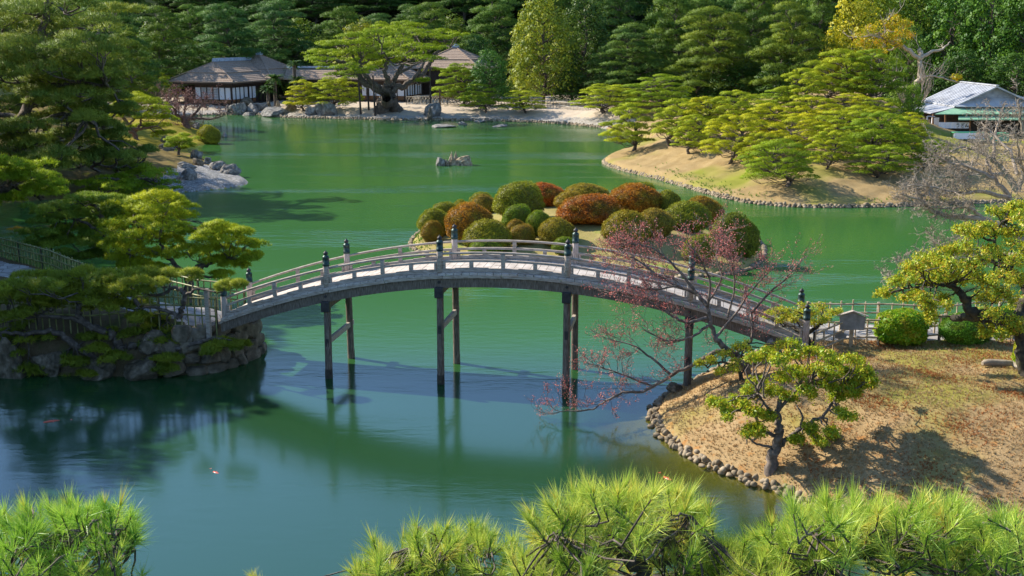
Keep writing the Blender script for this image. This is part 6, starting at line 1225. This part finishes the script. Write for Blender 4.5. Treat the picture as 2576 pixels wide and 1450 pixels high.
spray('pine_tree', 'large long-needled pine crown with knobby trunk at bottom, right of centre', 5.3, [([(1640, 1560), (1620, 1430), (1560, 1395), (1600, 1370), (1630, 1360)], (30, 12)), ([(1560, 1395), (1510, 1370), (1460, 1350), (1400, 1345)], (14, 5)), ([(1620, 1360), (1560, 1325), (1500, 1300)], (8, 3)), ([(1640, 1380), (1690, 1330), (1740, 1300)], (9, 3)), ([(1640, 1420), (1720, 1410), (1790, 1395), (1830, 1380)], (12, 4)), ([(1620, 1370), (1610, 1300), (1590, 1250)], (8, 3)), ([(1460, 1350), (1430, 1300), (1410, 1270)], (5, 3))],
      [(1400, 1329, 60, 39), (1470, 1294, 70, 37), (1540, 1284, 70, 37), (1610, 1284, 66, 37), (1680, 1294, 66, 37), (1745, 1319, 60, 37), (1420, 1389, 70, 39), (1500, 1354, 76, 42), (1590, 1344, 80, 42), (1680, 1354, 76, 42), (1740, 1384, 60, 34), (1480, 1424, 70, 28), (1380, 1444, 60, 28), (1800, 1424, 70, 37), (1860, 1404, 60, 37), (1890, 1444, 60, 34), (1760, 1464, 60, 28), (1840, 1474, 80, 20), (1700, 1424, 60, 25), (1330, 1444, 50, 34), (1310, 1404, 30, 25)], 63, 1.0, col=(.95, 1.0, .9), pal=.45)
spray('pine_tree', 'wide long-needled pine crown with curling limbs in the bottom right corner', 5.0, [([(2160, 1560), (2110, 1450), (2080, 1425), (2130, 1410), (2190, 1390)], (18, 8)), ([(2190, 1390), (2260, 1360), (2320, 1370), (2380, 1400)], (12, 6)), ([(2190, 1390), (2150, 1340), (2090, 1320)], (8, 3)), ([(2260, 1360), (2290, 1310), (2340, 1290)], (7, 3)), ([(2230, 1380), (2300, 1420), (2360, 1440), (2420, 1440)], (12, 7)), ([(2080, 1425), (2040, 1380), (2000, 1370)], (7, 3)), ([(2380, 1400), (2450, 1380), (2540, 1390)], (8, 4)), ([(2450, 1380), (2480, 1340), (2520, 1330)], (5, 3))],
      [(1975, 1370, 60, 37), (2040, 1330, 70, 37), (2110, 1315, 70, 37), (2180, 1325, 70, 37), (2030, 1390, 76, 39), (2120, 1370, 80, 39), (2210, 1365, 76, 39), (2280, 1330, 76, 40), (2350, 1315, 70, 39), (2410, 1340, 60, 39), (2330, 1375, 80, 39), (2250, 1410, 60, 30), (1960, 1440, 50, 34), (2440, 1390, 66, 37), (2500, 1370, 60, 42), (2550, 1340, 50, 39), (2560, 1400, 50, 42), (2500, 1440, 70, 34), (2400, 1430, 60, 28), (2560, 1470, 50, 25), (1990, 1470, 60, 22)], 64, 1.0, col=(.9, 1.0, .85), pal=.45)
spray('pine_tree', 'lower yellow-green pine tufts peeping up at the very bottom of the picture', 7.2, [([(1500, 1560), (1480, 1470), (1440, 1450), (1380, 1450)], (10, 4)), ([(1480, 1470), (1560, 1450), (1640, 1450)], (7, 3))], [(1340, 1454, 60, 13), (1420, 1444, 60, 18), (1500, 1439, 60, 18), (1580, 1452, 60, 13), (1950, 1459, 60, 15), (2060, 1464, 60, 11), (2230, 1454, 50, 13), (670, 1466, 30, 8)], 65, 1.3, col=(1.1, 1.0, .7), pal=.5, L=.1)

# ---------------------------------------------------------------- grass on the near lawn
def lawn_grass():
    rng = np.random.default_rng(71); n = 90000; X = rng.uniform(3.5, 21, n); Y = rng.uniform(24, 36.2, n); z, sp, si = terrain(X, Y); k = (sp < -.25) & (X < 4 + Y * .52)
    dn = np.sin(X * 1.3 + 1) * np.sin(Y * 1.7) + .6 * np.sin(X * 3.1 + Y * 2.3); red = (dn + rng.normal(size=n) * .7 > 1.25) & (X > 8.0)
    k &= (red | (rng.uniform(size=n) < .30)); C = np.stack([X, Y, z], 1)[k]; b = MB(); r = red[k]
    t = np.where(r, .9, .35 + rng.normal(size=len(C)) * .15); needles(b, C, np.tile([0.1, 0, 1.0], (len(C), 1)), 5, .085, .016, .5, rng, np.clip(t, 0, 1))
    m = leaf_mat('dry grass blades', [(.28, .20, .09), (.46, .34, .17), (.42, .20, .06), (.36, .11, .03)], .2); o = b.build('grass', m); tag(o, 'dry straw and rust coloured grass tufts on the near lawn', 'grass', kind='stuff')
lawn_grass()
def shore_grass():
    rng = np.random.default_rng(72); b = MB()
    q = np.array(dense(ISLE_S + ISLE_S[:1], .12)); q = np.repeat(q, 6, 0) + rng.normal(size=(len(q) * 6, 2)) * .5; z, sp, si = terrain(q[:, 0], q[:, 1]); k = (si > .1) & ((q[:, 0] < -2.5) | (rng.uniform(size=len(q)) < .35)); C = np.stack([q[:, 0], q[:, 1], z], 1)[k]
    needles(b, C, np.tile([0, 0, 1.0], (len(C), 1)), 6, .16, .03, .5, rng, rng.uniform(0, .5, len(C)))
    q = np.array(dense(smooth_poly(HILL_FRONT, False), .2)); q = np.repeat(q, 6, 0) + rng.normal(size=(len(q) * 6, 2)) * .9; z, sp, si = terrain(q[:, 0], q[:, 1]); k = (sp < -.3) & (np.sin(q[:, 0] * .5) + rng.normal(size=len(q)) * .5 > .2); C = np.stack([q[:, 0], q[:, 1], z], 1)[k]
    needles(b, C, np.tile([0, 0, 1.0], (len(C), 1)), 6, .18, .04, .5, rng, rng.uniform(.1, .6, len(C)))
    m = leaf_mat('green shore grass', [(.10, .22, .02), (.18, .30, .03), (.3, .3, .06)], .25); o = b.build('grass', m); tag(o, 'fresh green grass along the island and hill shores', 'grass', kind='stuff')
shore_grass()
